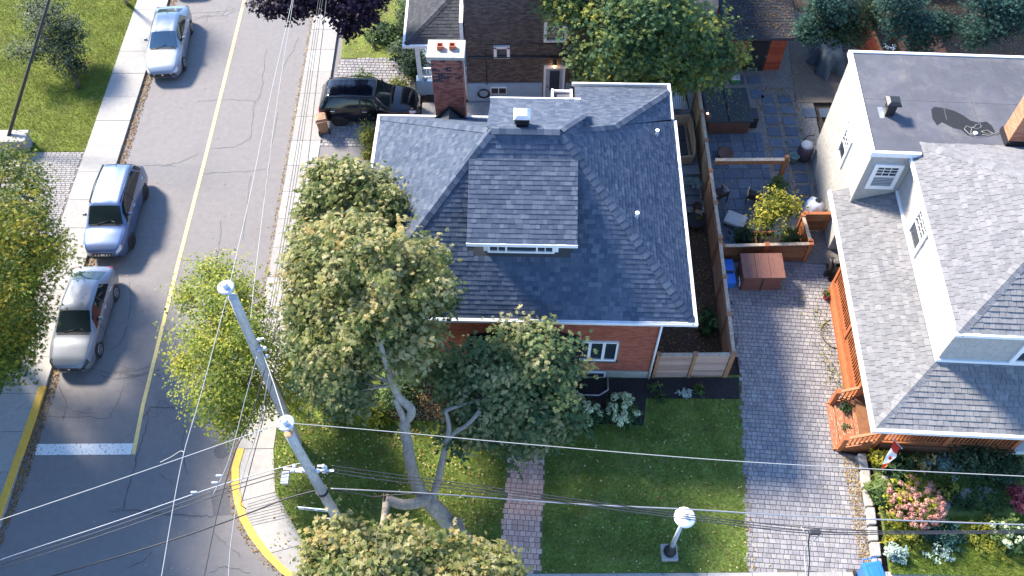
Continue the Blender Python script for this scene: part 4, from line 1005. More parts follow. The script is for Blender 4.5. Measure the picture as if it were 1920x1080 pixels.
# steps rising to the right
for k in range(5):
    x0 = -2.72+k*.25; z = .17*(k+1)
    MB().box(x0,x0+.27,-1.72,.12,z-.04,z,random.random()).build('tread', m_cedar_worn, rh)
    MB().box(x0+.03,x0+.06,-1.7,.1,z-.17,z-.041).build('riser', m_cedar_dk, rh)
for y in (-1.76,.14):
    MB().hexa([(-2.74,y-.02,.0),(-1.45,y-.02,.0),(-1.45,y+.02,.0),(-2.74,y+.02,.0)],[(-2.74,y-.02,.16),(-1.45,y-.02,.86),(-1.45,y+.02,.86),(-2.74,y+.02,.16)]).build('stringer', m_cedar, rh)
    MB().box(-2.6,-2.44,y-.08,y+.08,.0,1.12).build('newel_post', m_cedar, rh); MB().box(-2.62,-2.42,y-.1,y+.1,1.12,1.17).build('newel_cap', m_cedar, rh)
    r = MB().beam((-2.5,y,1.08),(-1.4,y,1.8),.1,.05).beam((-2.5,y,.42),(-1.4,y,1.1),.06,.05).build('stair_rail', m_cedar, rh)
    for k in range(7):
        t = (k+.7)/7.6; x = -2.5+1.1*t; MB().box(x-.022,x+.022,y-.022,y+.022,.44+.68*t,1.06+.72*t).build('baluster', m_cedar, r)
MB().box(-.04,-.01,2.3,3.3,DKZ,2.9).build('door', m_trim, rh)
# ================================================================== CARS
def paint(name, col, metal=.5, rough=.32, coat=.7): return M(name, col, rough, metal, var=.03, scale=2, coat=coat, coat_rough=.27)
p_silver = paint('silver_paint', (.2,.222,.26), .45, .4, .6); p_pale = paint('pale_silver_blue_paint', (.24,.28,.34), .45, .4, .8)
p_blue = paint('blue_paint', (.09,.14,.27), .5, .33, 1.); p_black = M('black_paint', (.006,.007,.011), .12, 0, var=0, coat=.2); p_dark = paint('charcoal_paint', (.04,.04,.045), .3, .3)
m_cglass = M('car_glass', (.012,.02,.022), .05, var=0, spec=.5)
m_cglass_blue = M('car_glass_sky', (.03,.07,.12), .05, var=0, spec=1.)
m_plastic = M('black_plastic', (.02,.02,.022), .6, var=.1)
m_tyre = M('tyre', (.022,.022,.024), .85, var=.15)
m_rim = M('alloy', (.4,.4,.42), .35, .8, var=.05)
m_rimk = M('black_rim', (.03,.03,.032), .4, .3, var=.05)
m_headl = M('headlamp', (.6,.63,.66), .12, var=.05, coat=1)
m_taill = M('tail_lamp', (.5,.015,.02), .2, var=.03, coat=1)
m_amber = M('amber_lamp', (.7,.2,.03), .3, var=0)
m_seam = M('panel_gap', (.012,.012,.014), .8, var=0)
m_chrome = M('chrome', (.65,.66,.68), .15, .9, var=0)
# station: (y, half width, z low, z belt, top half width, z top edge, z top centre)
SEDAN = [(2.33,.46,.30,.50,.36,.56,.58),(2.25,.66,.22,.57,.54,.65,.68),(2.02,.81,.19,.66,.66,.76,.80),(1.5,.885,.18,.77,.70,.87,.91),(1.02,.895,.18,.84,.72,.95,.985),
 (.12,.895,.18,.90,.60,1.33,1.375),(-.35,.895,.18,.92,.60,1.375,1.43),(-.9,.895,.18,.94,.585,1.355,1.41),(-1.3,.89,.18,.955,.57,1.29,1.335),(-1.92,.875,.2,.97,.64,1.04,1.075),(-2.2,.82,.24,.95,.62,.985,1.0),(-2.32,.66,.3,.80,.5,.83,.845)]
SUVA = [(2.33,.50,.34,.66,.42,.73,.76),(2.25,.70,.26,.74,.60,.83,.87),(2.0,.85,.23,.84,.71,.93,.97),(1.5,.92,.22,.92,.74,1.0,1.05),(1.12,.925,.22,.98,.76,1.07,1.12),
 (.42,.925,.22,1.06,.66,1.58,1.63),(-.1,.925,.22,1.08,.66,1.635,1.70),(-.9,.925,.22,1.09,.65,1.64,1.705),(-1.6,.92,.22,1.10,.63,1.60,1.665),(-2.12,.90,.26,1.10,.66,1.24,1.28),(-2.25,.86,.3,1.0,.66,1.06,1.08),(-2.32,.76,.38,.85,.6,.9,.91)]
SUVA[8] = (-1.82,.915,.22,1.10,.62,1.57,1.63)
def cr(a, b, c, d, t):
    m, k = (c-a)*.36, (d-b)*.36
    return b+m*t+(3*(c-b)-2*m-k)*t*t+(2*(b-c)+m+k)*t*t*t
class Body:
    def __init__(s, st):
        C = []
        for y, w, zl, zb, wt, zte, ztc in st:
            C.append([(w*.86,y,zl),(w*.975,y,zl+.1),(w,y,zl+(zb-zl)*.55),(w*.965,y,zb),(wt,y,zte),(wt*.55,y,zte+(ztc-zte)*.75),(0,y,ztc)])
        s.C = np.array(C); s.n = len(st)
    def at(s, u, v, side=1, off=0.):
        p = s._at(u, v)
        if off:
            e = .02; du = s._at(min(u+e,s.n-1), v)-s._at(max(u-e,0), v); dv = s._at(u, min(v+e,6))-s._at(u, max(v-e,0))
            n = np.cross(dv, du); l = np.linalg.norm(n)
            if l > 1e-9:
                n = n/l
                if n[0] < -.2 or (abs(n[0]) <= .2 and n[2] < 0 and v > 3): n = -n
                p = p+n*off
        return (p[0]*side, p[1], p[2])
    def _at(s, u, v):
        C = s.C; i = min(int(u), s.n-2); t = u-i; j = min(int(v), 5); q = v-j
        def row(ii):
            ii = min(max(ii,0), s.n-1)
            g = lambda jj: C[ii, min(max(jj,0),6)] if jj <= 6 else C[ii,5]*np.array([-1,1,1])
            return cr(g(j-1), g(j), g(j+1), g(j+2), q)
        return cr(row(i-1), row(i), row(i+1), row(i+2), t)
    def body(s, ku=4, kv=3):
        us = np.linspace(0, s.n-1, (s.n-1)*ku+1); vs = np.linspace(0, 6, 6*kv+1); mb = MB()
        prof = [(v,1) for v in vs]+[(v,-1) for v in vs[::-1][1:]]
        m = len(prof); V = [s.at(u, v, sd) for u in us for v, sd in prof]
        F = [(i*m+k, i*m+k+1, (i+1)*m+k+1, (i+1)*m+k) for i in range(len(us)-1) for k in range(m-1)]
        mb.add(V, F, sm=True)
        mb.add([V[k] for k in range(m)], [tuple(range(m))]); mb.add([V[(len(us)-1)*m+k] for k in range(m)], [tuple(range(m-1,-1,-1))])
        b0 = [V[i*m] for i in range(len(us))]; b1 = [V[i*m+m-1] for i in range(len(us))]; k = len(us)
        mb.add(b0+b1, [(i, i+1, k+i+1, k+i) for i in range(k-1)])
        return mb
    def patch(s, u0, u1, v0, v1, side=1, off=.006, nu=8, nv=6, fn=None):
        """side=0: across the middle from v0 on one side to v0 on the other"""
        mb = MB(); V = []; cols = []
        if side == 0: cols = [(v,1) for v in np.linspace(v0,6,nv+1)]+[(v,-1) for v in np.linspace(6,v0,nv+1)[1:]]
        else: cols = [(v,side) for v in np.linspace(v0,v1,nv+1)]
        for i in range(nu+1):
            for k, (v, sd) in enumerate(cols):
                a, b = u0, u1
                if fn: a, b = fn(v)
                V.append(s.at(a+(b-a)*i/nu, v, sd, off))
        m = len(cols)
        mb.add(V, [(i*m+k, i*m+k+1, (i+1)*m+k+1, (i+1)*m+k) for i in range(nu) for k in range(m-1)], sm=True)
        return mb
def wheel(t, x, y, r, sd, rim, w=.2):
    p = MB().lathe([(r*.62,-w/2),(r*.93,-w/2),(r,-w/2+.03),(r,w/2-.03),(r*.93,w/2),(r*.62,w/2)], (x,y,r), 24, 'x').build('wheel', m_tyre, t)
    MB().lathe([(r*.64,.0),(r*.64,sd*.02),(r*.56,sd*.025),(r*.54,sd*.005)] if sd > 0 else [(r*.54,-.005),(r*.56,-.025),(r*.64,-.02),(r*.64,0)], (x+sd*(w/2-.01),y,r), 24, 'x').build('rim', rim, p)
    MB().lathe([(r*.12,-.012),(r*.12,.012)], (x+sd*(w/2+.008),y,r), 12, 'x').build('hub', rim, p)
    for k in range(5):
        a = 2*PI*k/5+.3; c, s_ = math.cos(a), math.sin(a); xx = x+sd*(w/2+.004)
        q = lambda rr, h: (y+rr*c-h*s_, r+rr*s_+h*c)
        lo = [q(r*.1,-.03),q(r*.58,-.022),q(r*.58,.022),q(r*.1,.03)]
        MB().hexa([(xx-.012,a_,b_) for a_,b_ in lo],[(xx+.012,a_,b_) for a_,b_ in lo]).build('spoke', rim, p)
def car(label, loc, heading, st, pm, kind, glass=m_cglass, group=None, wb=1.35, rim=m_rim, detail=True, sx=1.0):
    t = thing('parked_car', label, 'car', loc, heading, group, local=True); B = Body(st); n = B.n
    B.body().build('body', pm, t)
    suv = kind == 'suv'
    ws = B.patch(4.1, 4.93, 4.1, 6, 0, .007).build('windscreen', glass, t)
    B.patch(8.12, 8.95 if not suv else 8.85, 4.15, 6, 0, .007).build('rear_window', glass, t)
    for sd in (1,-1):
        B.patch(0,0,3.16,3.86,sd,.006,10,3,fn=lambda v: (4.25+.32*(v-3.16)/.7+.05, 6.2)).build('side_window', m_cglass, t)
        B.patch(0,0,3.16,3.86,sd,.006,8,3,fn=lambda v: (6.3, (7.55 if not suv else 7.6)+(.55 if not suv else .35)*(1-(v-3.16)/.7))).build('side_window', m_cglass, t)
        B.patch(6.19,6.31,3.1,3.92,sd,.009,2,3).build('door_pillar', m_plastic, t)
        if suv: B.patch(0,0,3.2,3.8,sd,.006,4,3,fn=lambda v: (7.75+.3*(1-(v-3.2)/.6), 8.5)).build('quarter_window', m_cglass, t)
        hl_ = B.patch(0,0,2.75,3.75,sd,.012,6,4,fn=lambda v: (.35+.5*(v-2.75), 1.75+.25*(v-2.75))).build('headlight', m_headl if kind != 'civic' else m_black, t)
        if kind in ('suv','corolla'): B.patch(1.7,2.0,2.9,3.2,sd,.016,3,2).build('indicator', m_amber, hl_)
        B.patch(0,0,2.55,3.85,sd,.012,5,5,fn=lambda v: (9.85-.1*(v-2.5), 10.85)).build('tail_light', m_taill, t)
        for u in (4.55, 6.25, 8.0): B.patch(u-.012,u+.012,.5,3.08,sd,.004,1,6).build('door_gap', m_seam, t)
        B.patch(3.6,8.6,.15,.75,sd,.006,12,2).build('sill', m_plastic if suv else m_chrome, t)
        for u in (5.95, 7.7):
            p = B.at(u,2.72,sd,.012); MB().box(p[0]-.02,p[0]+.02,p[1]-.1,p[1]+.1,p[2]-.02,p[2]+.02).build('door_handle', m_chrome if kind != 'suvk' else m_black, t, .006)
        p = B.at(4.75,3.25,sd); mir = MB().hexa([(p[0]+sd*.04,p[1]-.04,p[2]-.02),(p[0]+sd*.22,p[1]-.06,p[2]-.02),(p[0]+sd*.22,p[1]+.05,p[2]-.02),(p[0]+sd*.04,p[1]+.08,p[2]-.02)],
             [(p[0]+sd*.05,p[1]-.03,p[2]+.13),(p[0]+sd*.2,p[1]-.04,p[2]+.12),(p[0]+sd*.2,p[1]+.03,p[2]+.12),(p[0]+sd*.05,p[1]+.05,p[2]+.13)]).build('mirror', pm, t, .03)
        w = st[4][1]; r = .34 if suv else .315
        for y in (wb,-wb):
            MB().lathe([(r+.055,-.005),(r+.055,.005)], (sd*(w-.012),y,r+.015), 26, 'x').build('wheel_arch', m_plastic, t)
            wheel(t, sd*(w-.085), y, r, sd, rim)
        if suv:
            a, b = B.at(5.25,4.12,sd,.05), B.at(8.05,4.12,sd,.05); mid = B.at(6.6,4.12,sd,.07)
            MB().tube([B.at(5.25,4.12,sd,.0),a,mid,b,B.at(8.05,4.12,sd,0)], .022, 6).build('roof_rail', m_black, t)
    # nose: grille, bumper, lower intake
    x, z0, z1 = st[0][1], st[0][2], st[0][6]; yf = st[0][0]
    B.patch(.02,.9,1.0,2.0,1,.008,5,3).build('bumper_insert', m_plastic, t); B.patch(.02,.9,1.0,2.0,-1,.008,5,3).build('bumper_insert', m_plastic, t)
    MB().box(-x*.95,x*.95,yf-.05,yf+.02,z0+.02,z0+.15).build('lower_intake', m_plastic, t, .02)
    gr = MB().hexa([(-x*.7,yf-.02,z1-.2),(x*.7,yf-.02,z1-.2),(x*.82,yf-.02,z1-.05),(-x*.82,yf-.02,z1-.05)], [(-x*.7,yf+.018,z1-.2),(x*.7,yf+.018,z1-.2),(x*.82,yf+.012,z1-.05),(-x*.82,yf+.012,z1-.05)]).build('grille', m_plastic, t)
    if kind == 'suv':
        for k in range(6): xx = -x*.6+x*1.2*k/5; MB().box(xx-.03,xx+.03,yf+.012,yf+.03,z1-.19,z1-.06).build('grille_bar', m_chrome, gr)
    if kind in ('civic','corolla'):
        for sd in (1,-1): B.patch(.02,.75,2.3,3.1,sd,.014,5,3).build('grille_side', m_plastic, t)
    if kind == 'civic': MB().box(-x*.7,x*.7,yf+.0,yf+.035,z0+.0,z0+.03).build('chin_strip', m_chrome, t)
    MB().lathe([(.05,-.004),(.05,.012)], (0,yf+.02,z1-.09), 14, 'y').build('badge', m_chrome, t)
    # bonnet gap, wipers, aerial, plate
    for sd in (1,-1): B.patch(1.3,3.9,4.02,4.06,sd,.004,8,1).build('bonnet_gap', m_seam, t)
    B.patch(3.93,4.1,4.3,6,0,.008,2,6).build('cowl', m_plastic, t)
    for k in (-1,1): 
        a = B.at(4.08,5.2 if k > 0 else 4.6,k,.02); b = B.at(4.25,5.6 if k > 0 else 5.3,-k if k>0 else k,.02); MB().tube([a,b], .01, 4).build('wiper', m_black, t)
    p = B.at(7.85,6,1); MB().tube([p,(p[0],p[1]-.12,p[2]+.09)], [.015,.006], 5).build('aerial', m_black, t)
    MB().box(-.26,.26,st[-1][0]-.02,st[-1][0]+.03,.55,.68).build('number_plate', m_trim, t)
    return t
def place(fr, rr, wb, zc=.32):
    """centre and heading from front/rear near-side wheel centres in the photo"""
    a, b = G(*fr, zc), G(*rr, zc); d = (a-b)[:2]; d /= np.linalg.norm(d); mid = ((a+b)/2)[:2]
    side = np.array([-d[1], d[0]])*-1                   # to the car's left seen from above heading d
    return mid, math.atan2(d[1], d[0])-PI/2
def park(label, fr, rr, st, pm, kind, **k):
    mid, hd = place(fr, rr, 1.35)
    # the visible wheels are on the car's left (world right) side: step back by half the track
    left = np.array([-math.cos(hd), -math.sin(hd)])
    c = mid - left*(st[4][1]-.03)
    return car(label, (c[0],c[1],0), hd, st, pm, kind, **k)
park('silver sedan with dark headlights, parked before the yellow kerb', (186,655), (216.5,549), SEDAN, p_silver, 'civic', group='cars parked along the kerb')
park('blue SUV with roof rails between two sedans', (247,451), (272,360), SUVA, p_blue, 'suv', group='cars parked along the kerb', rim=m_rimk)
park('pale blue-silver sedan parked beside the sunny lawn', (345,118), (358,50), SEDAN, p_pale, 'corolla', glass=m_cglass_blue, group='cars parked along the kerb')
park('dark car whose nose shows behind the pale sedan', (380,-34), (393,-100), SEDAN, p_dark, 'corolla', group='cars parked along the kerb')
SUVB = [(y*.985,w,zl,zb*.985,wt,zte*.985,ztc*.985) for y,w,zl,zb,wt,zte,ztc in SUVA]
car('black SUV parked on the paved drive beside the red brick chimney', (-6.72,31.38,.12), R(-91.5), SUVB, p_black, 'suv', rim=m_rimk)
# ================================================================== FENCES AND THINGS AROUND THE HOUSES
def board_fence(name, label, a, b, h, n, nb, mat, mpost, mcap, z0=.1, cap=.14, bt=.022, group=None, face=0.0):
    """horizontal boards between posts from a to b; n panels of nb boards"""
    a = np.array(a, float); b = np.array(b, float); t = thing(name, label, 'fence', (a[0],a[1],0), group=group)
    d = (b-a); L = np.linalg.norm(d); d /= L; nrm = np.array([-d[1], d[0]])
    rnd = random.Random(len(label))
    for i in range(n+1):
        p = a+d*L*i/n; q = [p+d*s*.06+nrm*w*.06 for s, w in ((-1,-1),(1,-1),(1,1),(-1,1))]
        MB().prism([tuple(v) for v in q], 0, h+.02).build('post', mpost, t)
        q = [p+d*s*.085+nrm*w*.1 for s, w in ((-1,-1),(1,-1),(1,1),(-1,1))]
        MB().prism([tuple(v) for v in q], h+.02, h+.06).build('post_cap', mpost, t)
    bh_ = (h-z0)/nb
    for i in range(n):
        p0 = a+d*(L*i/n+.07); p1 = a+d*(L*(i+1)/n-.07)
        for k in range(nb):
            off = nrm*(face+rnd.uniform(-.003,.003))
            q0, q1 = p0+off, p1+off; zz = z0+bh_*k
            MB().beam((q0[0],q0[1],zz+bh_/2), (q1[0],q1[1],zz+bh_/2), bt, bh_-.012, tone=rnd.random()).build('board', mat, t)
        MB().beam((p0[0],p0[1],h+.0), (p1[0],p1[1],h+.0), cap, .035).build('cap_board', mcap, t)
    return t
fc = [G(1376,663,1.88)[:2], G(1368,582,1.88)[:2], G(1362,510,1.88)[:2], G(1355,457,1.88)[:2]]
board_fence('side_fence', 'horizontal board fence between the brick house and the paved drive', (8.32,16.93), (8.5,22.2), 1.88, 3, 13, m_fence, m_post, m_fence_cap)
board_fence('side_fence', 'tall sunlit board fence with post caps beside the wicker sofa', (8.5,22.35), (8.66,31.2), 2.0, 5, 14, m_fence, m_post, m_fence_cap)
board_fence('front_fence', 'short pinkish two-panel board fence joining brick house corner to side fence', (5.5,16.93), (8.26,16.93), 1.86, 2, 13, m_fence_pink, m_post, m_fence_cap)
board_fence('planter_fence', 'dark cedar board screen behind the brown storage box', (8.76,22.42), (12.42,22.5), 1.3, 2, 9, m_cedar_dk, m_cedar, m_fence_cap)
board_fence('planter_fence', 'short bright cedar screen returning from the dark screen to patio', (12.42,22.62), (12.36,24.0), 1.3, 1, 9, m_cedar, m_cedar, m_fence_cap)
board_fence('planter_fence', 'short dark cedar gate panel against the cream shake wall', (12.5,24.1), (13.55,24.1), 1.3, 1, 9, m_cedar_dk, m_cedar, m_cedar)
board_fence('back_fence', 'low weathered wood fence behind the chimney', (-1.9,27.9), (1.2,27.9), 1.3, 2, 8, m_fence_pink, m_post, m_fence_cap)
board_fence('back_fence', 'dark red garden fence under the blue-green conifers', (17.9,33.5), (17.5,40.5), 1.6, 3, 9, m_shed_red, m_shed_red, m_cedar_dk)
board_fence('back_fence', 'long dark red fence behind the conifers', (17.5,40.6), (30,40.4), 1.7, 5, 10, m_shed_red, m_shed_red, m_cedar_dk)
struct(MB().prism([(17.6,32),(30,32),(30,41),(17.6,41)], -.02, .05).build('back_garden', m_mulch))
litter('fallen_leaves', bpy.data.objects['back_garden'], [(17.6,32),(27,32),(27,40),(17.6,40)], 3500, .06, 31, (.06,.12), (), (0,.55))
dk = MB().prism([(19.6,34.2),(21.9,34.2),(21.9,37.4),(19.6,37.4)], .05, .3).build('low_deck', m_cedar, None); tag(dk, 'small orange cedar deck glimpsed under the conifers', 'deck')

# planter box, small tree in it
pl_ = thing('planter', 'orange cedar corner planter full of plants beside the patio', 'planter', (10.8,23.3,0))
MB().box(10.35,12.3,22.6,22.68,.1,.62).box(10.35,10.43,22.681,23.7,.1,.62).box(10.431,11.3,23.62,23.7,.1,.62).build('planter_side', m_cedar, pl_)
MB().box(10.44,12.3,22.69,23.6,.1,.5).build('planter_soil', m_darksoil, pl_)

# brown storage box
sb = thing('storage_box', 'reddish brown three-lid storage box standing before the dark cedar screen', 'storage box', (10.3,21.5,0))
MB().box(9.48,11.1,21.0,22.0,.1,1.08).build('box_body', m_storage, sb, .015)
for k in range(3):
    x0 = 9.42+k*.58; MB().hexa([(x0,20.9,1.06),(x0+.565,20.9,1.06),(x0+.565,22.05,1.2),(x0,22.05,1.2)],[(x0,20.9,1.13),(x0+.565,20.9,1.13),(x0+.565,22.05,1.27),(x0,22.05,1.27)]).build('lid', m_storage, sb, .012)
for k in range(2): MB().box(9.53+k*.79,10.28+k*.79,20.97,20.999,.16,1.0).build('door', m_storage, sb)
MB().box(10.27,10.31,20.955,20.969,.12,1.02).build('door_batten', m_black, sb)

def wheelie(label, loc, rz, mat, h=1.0, w=.55, d=.62, group=None):
    t = thing('wheelie_bin', label, 'bin', loc, rz, group, True)
    a, b = w/2*.82, d/2*.78; c, e = w/2, d/2
    MB().hexa([(-a,-b,.06),(a,-b,.06),(a,b,.06),(-a,b,.06)],[(-c,-e,h-.08),(c,-e,h-.08),(c,e,h-.08),(-c,e,h-.08)]).build('bin_body', mat, t, .03)
    MB().box(-c-.025,c+.025,-e-.025,e+.025,h-.11,h-.07).build('rim', mat, t, .012)
    lid = MB().hexa([(-c-.03,-e-.05,h-.07),(c+.03,-e-.05,h-.07),(c+.03,e+.03,h-.07),(-c-.03,e+.03,h-.07)],[(-c*.86,-e*.86,h),(c*.86,-e*.86,h),(c*.92,e*.9,h+.03),(-c*.92,e*.9,h+.03)]).build('lid', mat, t, .025)
    MB().box(-c*.5,c*.5,-e*.5,e*.55,h+.0,h+.035).build('lid_panel', mat, lid, .02)
    MB().tube([(-c*.8,e+.02,h-.06),(-c*.8,e+.12,h-.02),(c*.8,e+.12,h-.02),(c*.8,e+.02,h-.06)], .02, 6).build('handle', mat, t)
    for s in (-1,1):
        wq = MB().lathe([(.03,-.03),(.12,-.03),(.13,0),(.12,.03),(.03,.03)], (s*(c-.02),e*.8,.13), 14, 'x').build('wheel', m_rubber, t)
    return t
q = G(603,240,.0)
wheelie('brown wheeled bin standing on the pavement edge behind the black SUV', (-8.85,30.2,.1), R(195), m_brownbin, .98, .52, .55)
q = G(1612,1085,0)
wheelie('bright blue wheeled bin at the drive edge by the stone kerb', (12.02,8.95,.1), R(8), m_bluebin, 1.08, .62, .72)
rbx = thing('recycling_box', 'blue recycling boxes stacked against the side fence by the storage box', 'box', (9.05,21.5,0))
MB().hexa([(8.83,21.1,.1),(9.23,21.1,.1),(9.23,21.55,.1),(8.83,21.55,.1)],[(8.78,21.05,.55),(9.28,21.05,.55),(9.28,21.6,.55),(8.78,21.6,.55)]).build('lower_box', m_bluebin, rbx, .02)
MB().hexa([(8.85,21.7,.1),(9.23,21.7,.1),(9.23,22.2,.1),(8.85,22.2,.1)],[(8.8,21.64,.6),(9.28,21.64,.6),(9.28,22.25,.6),(8.8,22.25,.6)]).build('upper_box', m_bluebin, rbx, .02)
MB().box(8.9,9.2,21.56,21.64,.3,.62).build('box_handle', m_black, rbx)
ds = MB().lathe([(.24,-.03),(.25,0),(.22,.04),(.1,.05)], (9.42,21.25,.36), 18, 'x'); base_thing(ds, 'round_lid', m_galv, 'silver round lid leaning beside the brown storage box', 'lid')

# ---- patio
pg = thing('pergola', 'cedar beam frame with one post standing over the blue patio', 'pergola', (11.7,26.2,0))
MB().box(8.72,11.9,26.12,26.24,2.15,2.38).build('beam', m_cedar_dk, pg); MB().box(8.72,11.9,26.1,26.26,2.381,2.41).build('beam_cap', m_fence_cap, pg)
MB().box(11.68,11.84,26.1,26.26,.1,2.6).build('post', m_cedar_dk, pg)
tb = thing('hot_tub', 'hot tub with a folded dark cover littered with leaves', 'hot tub', (10.25,31,0))
MB().box(9.15,11.15,29.85,32.0,.1,.85).build('tub_side', m_tubside, tb, .08)
MB().box(9.08,10.1,29.8,32.05,.86,.97).build('cover', m_tubcover, tb, .05); MB().box(10.13,11.25,29.8,32.05,.86,.97).build('cover', m_tubcover, tb, .05)
MB().box(11.26,11.6,30.2,30.9,.12,.75).build('step_box', m_black, tb)
litter('fallen_leaves', tb.children[1], [(-1.1,-1.1),(.9,-1.1),(.9,1.0),(-1.1,1.0)], 160, .975, 33, (.04,.08), (), (.2,.999))
sh = thing('garden_shed', 'red board garden shed with black door and leaf-strewn dark roof', 'shed', (12.2,35.5,0))
MB().box(10.55,13.3,34.25,37.5,.0,2.2).build('wall', m_shed_red, sh)
for k in range(16): MB().box(10.5,13.35,34.2,34.249,.06+k*.133,.18+k*.133,random.random()).build('wall_board', m_shed_red, sh)
for k in range(16): MB().box(13.3,13.35,34.26,37.5,.06+k*.133,.18+k*.133,random.random()).build('wall_board', m_shed_red, sh)
sd_ = MB().box(11.55,12.55,34.14,34.199,.05,2.1).build('door', m_black, sh)
for k in range(2): MB().box(11.68,12.42,34.12,34.139,.2+k*.95,1.02+k*.9).build('door_panel', m_blackflat, sd_)
MB().lathe([(.03,-.06),(.03,0)], (12.47,34.12,1.05), 8, 'y').build('handle', m_galv, sd_)
rs = MB().hexa([(10.1,33.9,2.2),(13.65,33.9,2.2),(13.65,38,3.3),(10.1,38,3.3)],[(10.1,33.9,2.32),(13.65,33.9,2.32),(13.65,38,3.42),(10.1,38,3.42)]).build('roof', m_roofbase, sh)
tabs('shingle', rs, [[(10.1-12.2,33.9-35.5,2.325),(13.65-12.2,33.9-35.5,2.325),(13.65-12.2,2.5,3.425),(10.1-12.2,2.5,3.425)]], m_shingle_d, (.24,.3), .16, .02, 0, seed=44)
_l = litter('fallen_leaves', rs, [(-2.0,-1.5),(1.4,-1.5),(1.4,2.4),(-2.0,2.4)], 1200, 0, 34, (.05,.09), (), (0,.5))
_z = np.empty(len(_l.data.vertices)*3, np.float32); _l.data.vertices.foreach_get('co', _z); _z = _z.reshape(-1,3); _z[:,2] += 2.36+(_z[:,1]+1.6)*.268; _l.data.vertices.foreach_set('co', _z.ravel())
# covered grill: a tarp falling over a box
tp = thing('covered_grill', 'grill under a grey-blue tarp on the timber pad', 'covered grill', (15.8,34.6,.1))
mb = MB(); n = 40; prof = [(0,1.16,.02),(.6,1.15,.04),(.85,1.05,.05),(1.0,.75,.08),(1.12,.35,.14),(1.25,.02,.2)]
V = []; rr = np.random.default_rng(5); ph = rr.uniform(0,6.28,8)
for f_, z, wob in prof:
    for k in range(n):
        a = 2*PI*k/n; sq = 1/max(abs(math.cos(a))*1.0, abs(math.sin(a))*1.0)**.75
        w = 1+wob*(math.sin(5*a+ph[0])+.7*math.sin(9*a+ph[1]))
        V.append((15.8+.62*f_*sq*w*math.cos(a), 34.7+.85*f_*sq*w*math.sin(a), .1+z+(.12*math.sin(a) if f_ < .9 else 0)))
mb.add(V, [(i*n+k, i*n+(k+1)%n, (i+1)*n+(k+1)%n, (i+1)*n+k) for i in range(len(prof)-1) for k in range(n)], sm=True)
mb.build('tarp', m_tarp, tp)
MB().box(15.5,16.1,34.3,35.1,.11,1.1).build('grill_body', m_black, tp)
# barrel, pot, covered item by the cream wall
bt = thing('rain_barrel', 'dark rain barrel with pale lid against the cream shake wall', 'barrel', (13.5,28.3,.1))
MB().lathe([(.26,.1),(.34,.35),(.36,.6),(.33,.85),(.3,.98)], (13.45,28.3,0), 20).build('barrel_body', m_barrel, bt); MB().lathe([(.28,.97),(.29,1.0),(.1,1.02)], (13.45,28.3,0), 20).build('lid', m_ottoman, bt)
MB().tube([(13.3,28.6,1.0),(13.5,28.75,1.12),(13.75,28.7,1.2)], .03, 6).build('hose', m_black, bt)
gpot = MB().lathe([(.14,.08),(.2,.3),(.23,.5),(.25,.52),(.2,.5),(.17,.35)], (12.95,28.1,0), 18); base_thing(gpot, 'plant_pot', m_green_pot, 'empty green pot beside the rain barrel', 'pot')
wc = thing('covered_cooker', 'round cooker under a crumpled white cover by the cedar gate', 'covered cooker', (13.15,24.9,.1))
mb = MB(); V = []; prof = [(.05,1.02),(.2,1.0),(.33,.88),(.38,.6),(.36,.3),(.42,.02)]; n = 30
for j, (r_, z) in enumerate(prof):
    for k in range(n):
        a = 2*PI*k/n; w = 1+.06*j*.5*math.sin(7*a+j)+.04*math.sin(3*a+2)
        V.append((13.15+r_*w*math.cos(a), 24.9+r_*w*math.sin(a)*1.1, .1+z))
mb.add(V, [tuple(range(n-1,-1,-1))]+[(i*n+k, i*n+(k+1)%n, (i+1)*n+(k+1)%n, (i+1)*n+k) for i in range(len(prof)-1) for k in range(n)], sm=True); mb.build('cover', m_whitecover, wc)
MB().lathe([(.1,1.085),(.14,1.1),(.13,1.13)], (13.25,24.95,0), 12).build('opening', m_black, wc)
# chairs
def patio_chair(label, loc, rz):
    t = thing('patio_chair', label, 'chair', loc, rz, 'wooden-armed patio chairs', True)
    MB().box(-.27,.27,-.27,.27,.36,.42).build('seat', m_cushion, t, .02); MB().hexa([(-.27,.25,.42),(.27,.25,.42),(.27,.3,.42),(-.27,.3,.42)],[(-.25,.4,.9),(.25,.4,.9),(.25,.44,.9),(-.25,.44,.9)]).build('backrest', m_cushion, t)
    for s in (-1,1):
        MB().tube([(s*.31,-.28,.56),(s*.33,0,.62),(s*.3,.34,.66)], .035, 6).build('arm', m_fence, t)
        for y in (-.24,.28): MB().box(s*.29-.02,s*.29+.02,y-.02,y+.02,0,.58).build('leg', m_black, t)
patio_chair('dark patio chair with wooden arms beside the tall fence', (9.2,25.9,.11), R(200)); patio_chair('dark patio chair with wooden arms in front of the pergola post', (10.75,25.75,.11), R(160))
ot = thing('ottoman', 'pale striped lounge cushion tilted beside the planter plants', 'ottoman', (9.75,24.5,.11), R(-28), local=True)
MB().box(-.45,.45,-.36,.36,.18,.36).build('cushion', m_ottoman, ot, .06)
for x in (-.36,.36):
    for y in (-.28,.28): MB().box(x-.025,x+.025,y-.025,y+.025,0,.18).build('leg', m_black, ot)
fp = thing('fire_bowl', 'dark round fire bowl strewn with leaves in the patio middle', 'fire bowl', (9.85,28.4,.1))
MB().lathe([(.2,.1),(.3,.16),(.36,.36),(.38,.42),(.3,.4),(.1,.32)], (9.85,28.4,0), 20).build('bowl', m_tubside, fp); 
lamp = thing('path_lamp', 'copper globe lamp glowing at the tall fence by the hot tub', 'lamp', (8.95,29.6,.1))
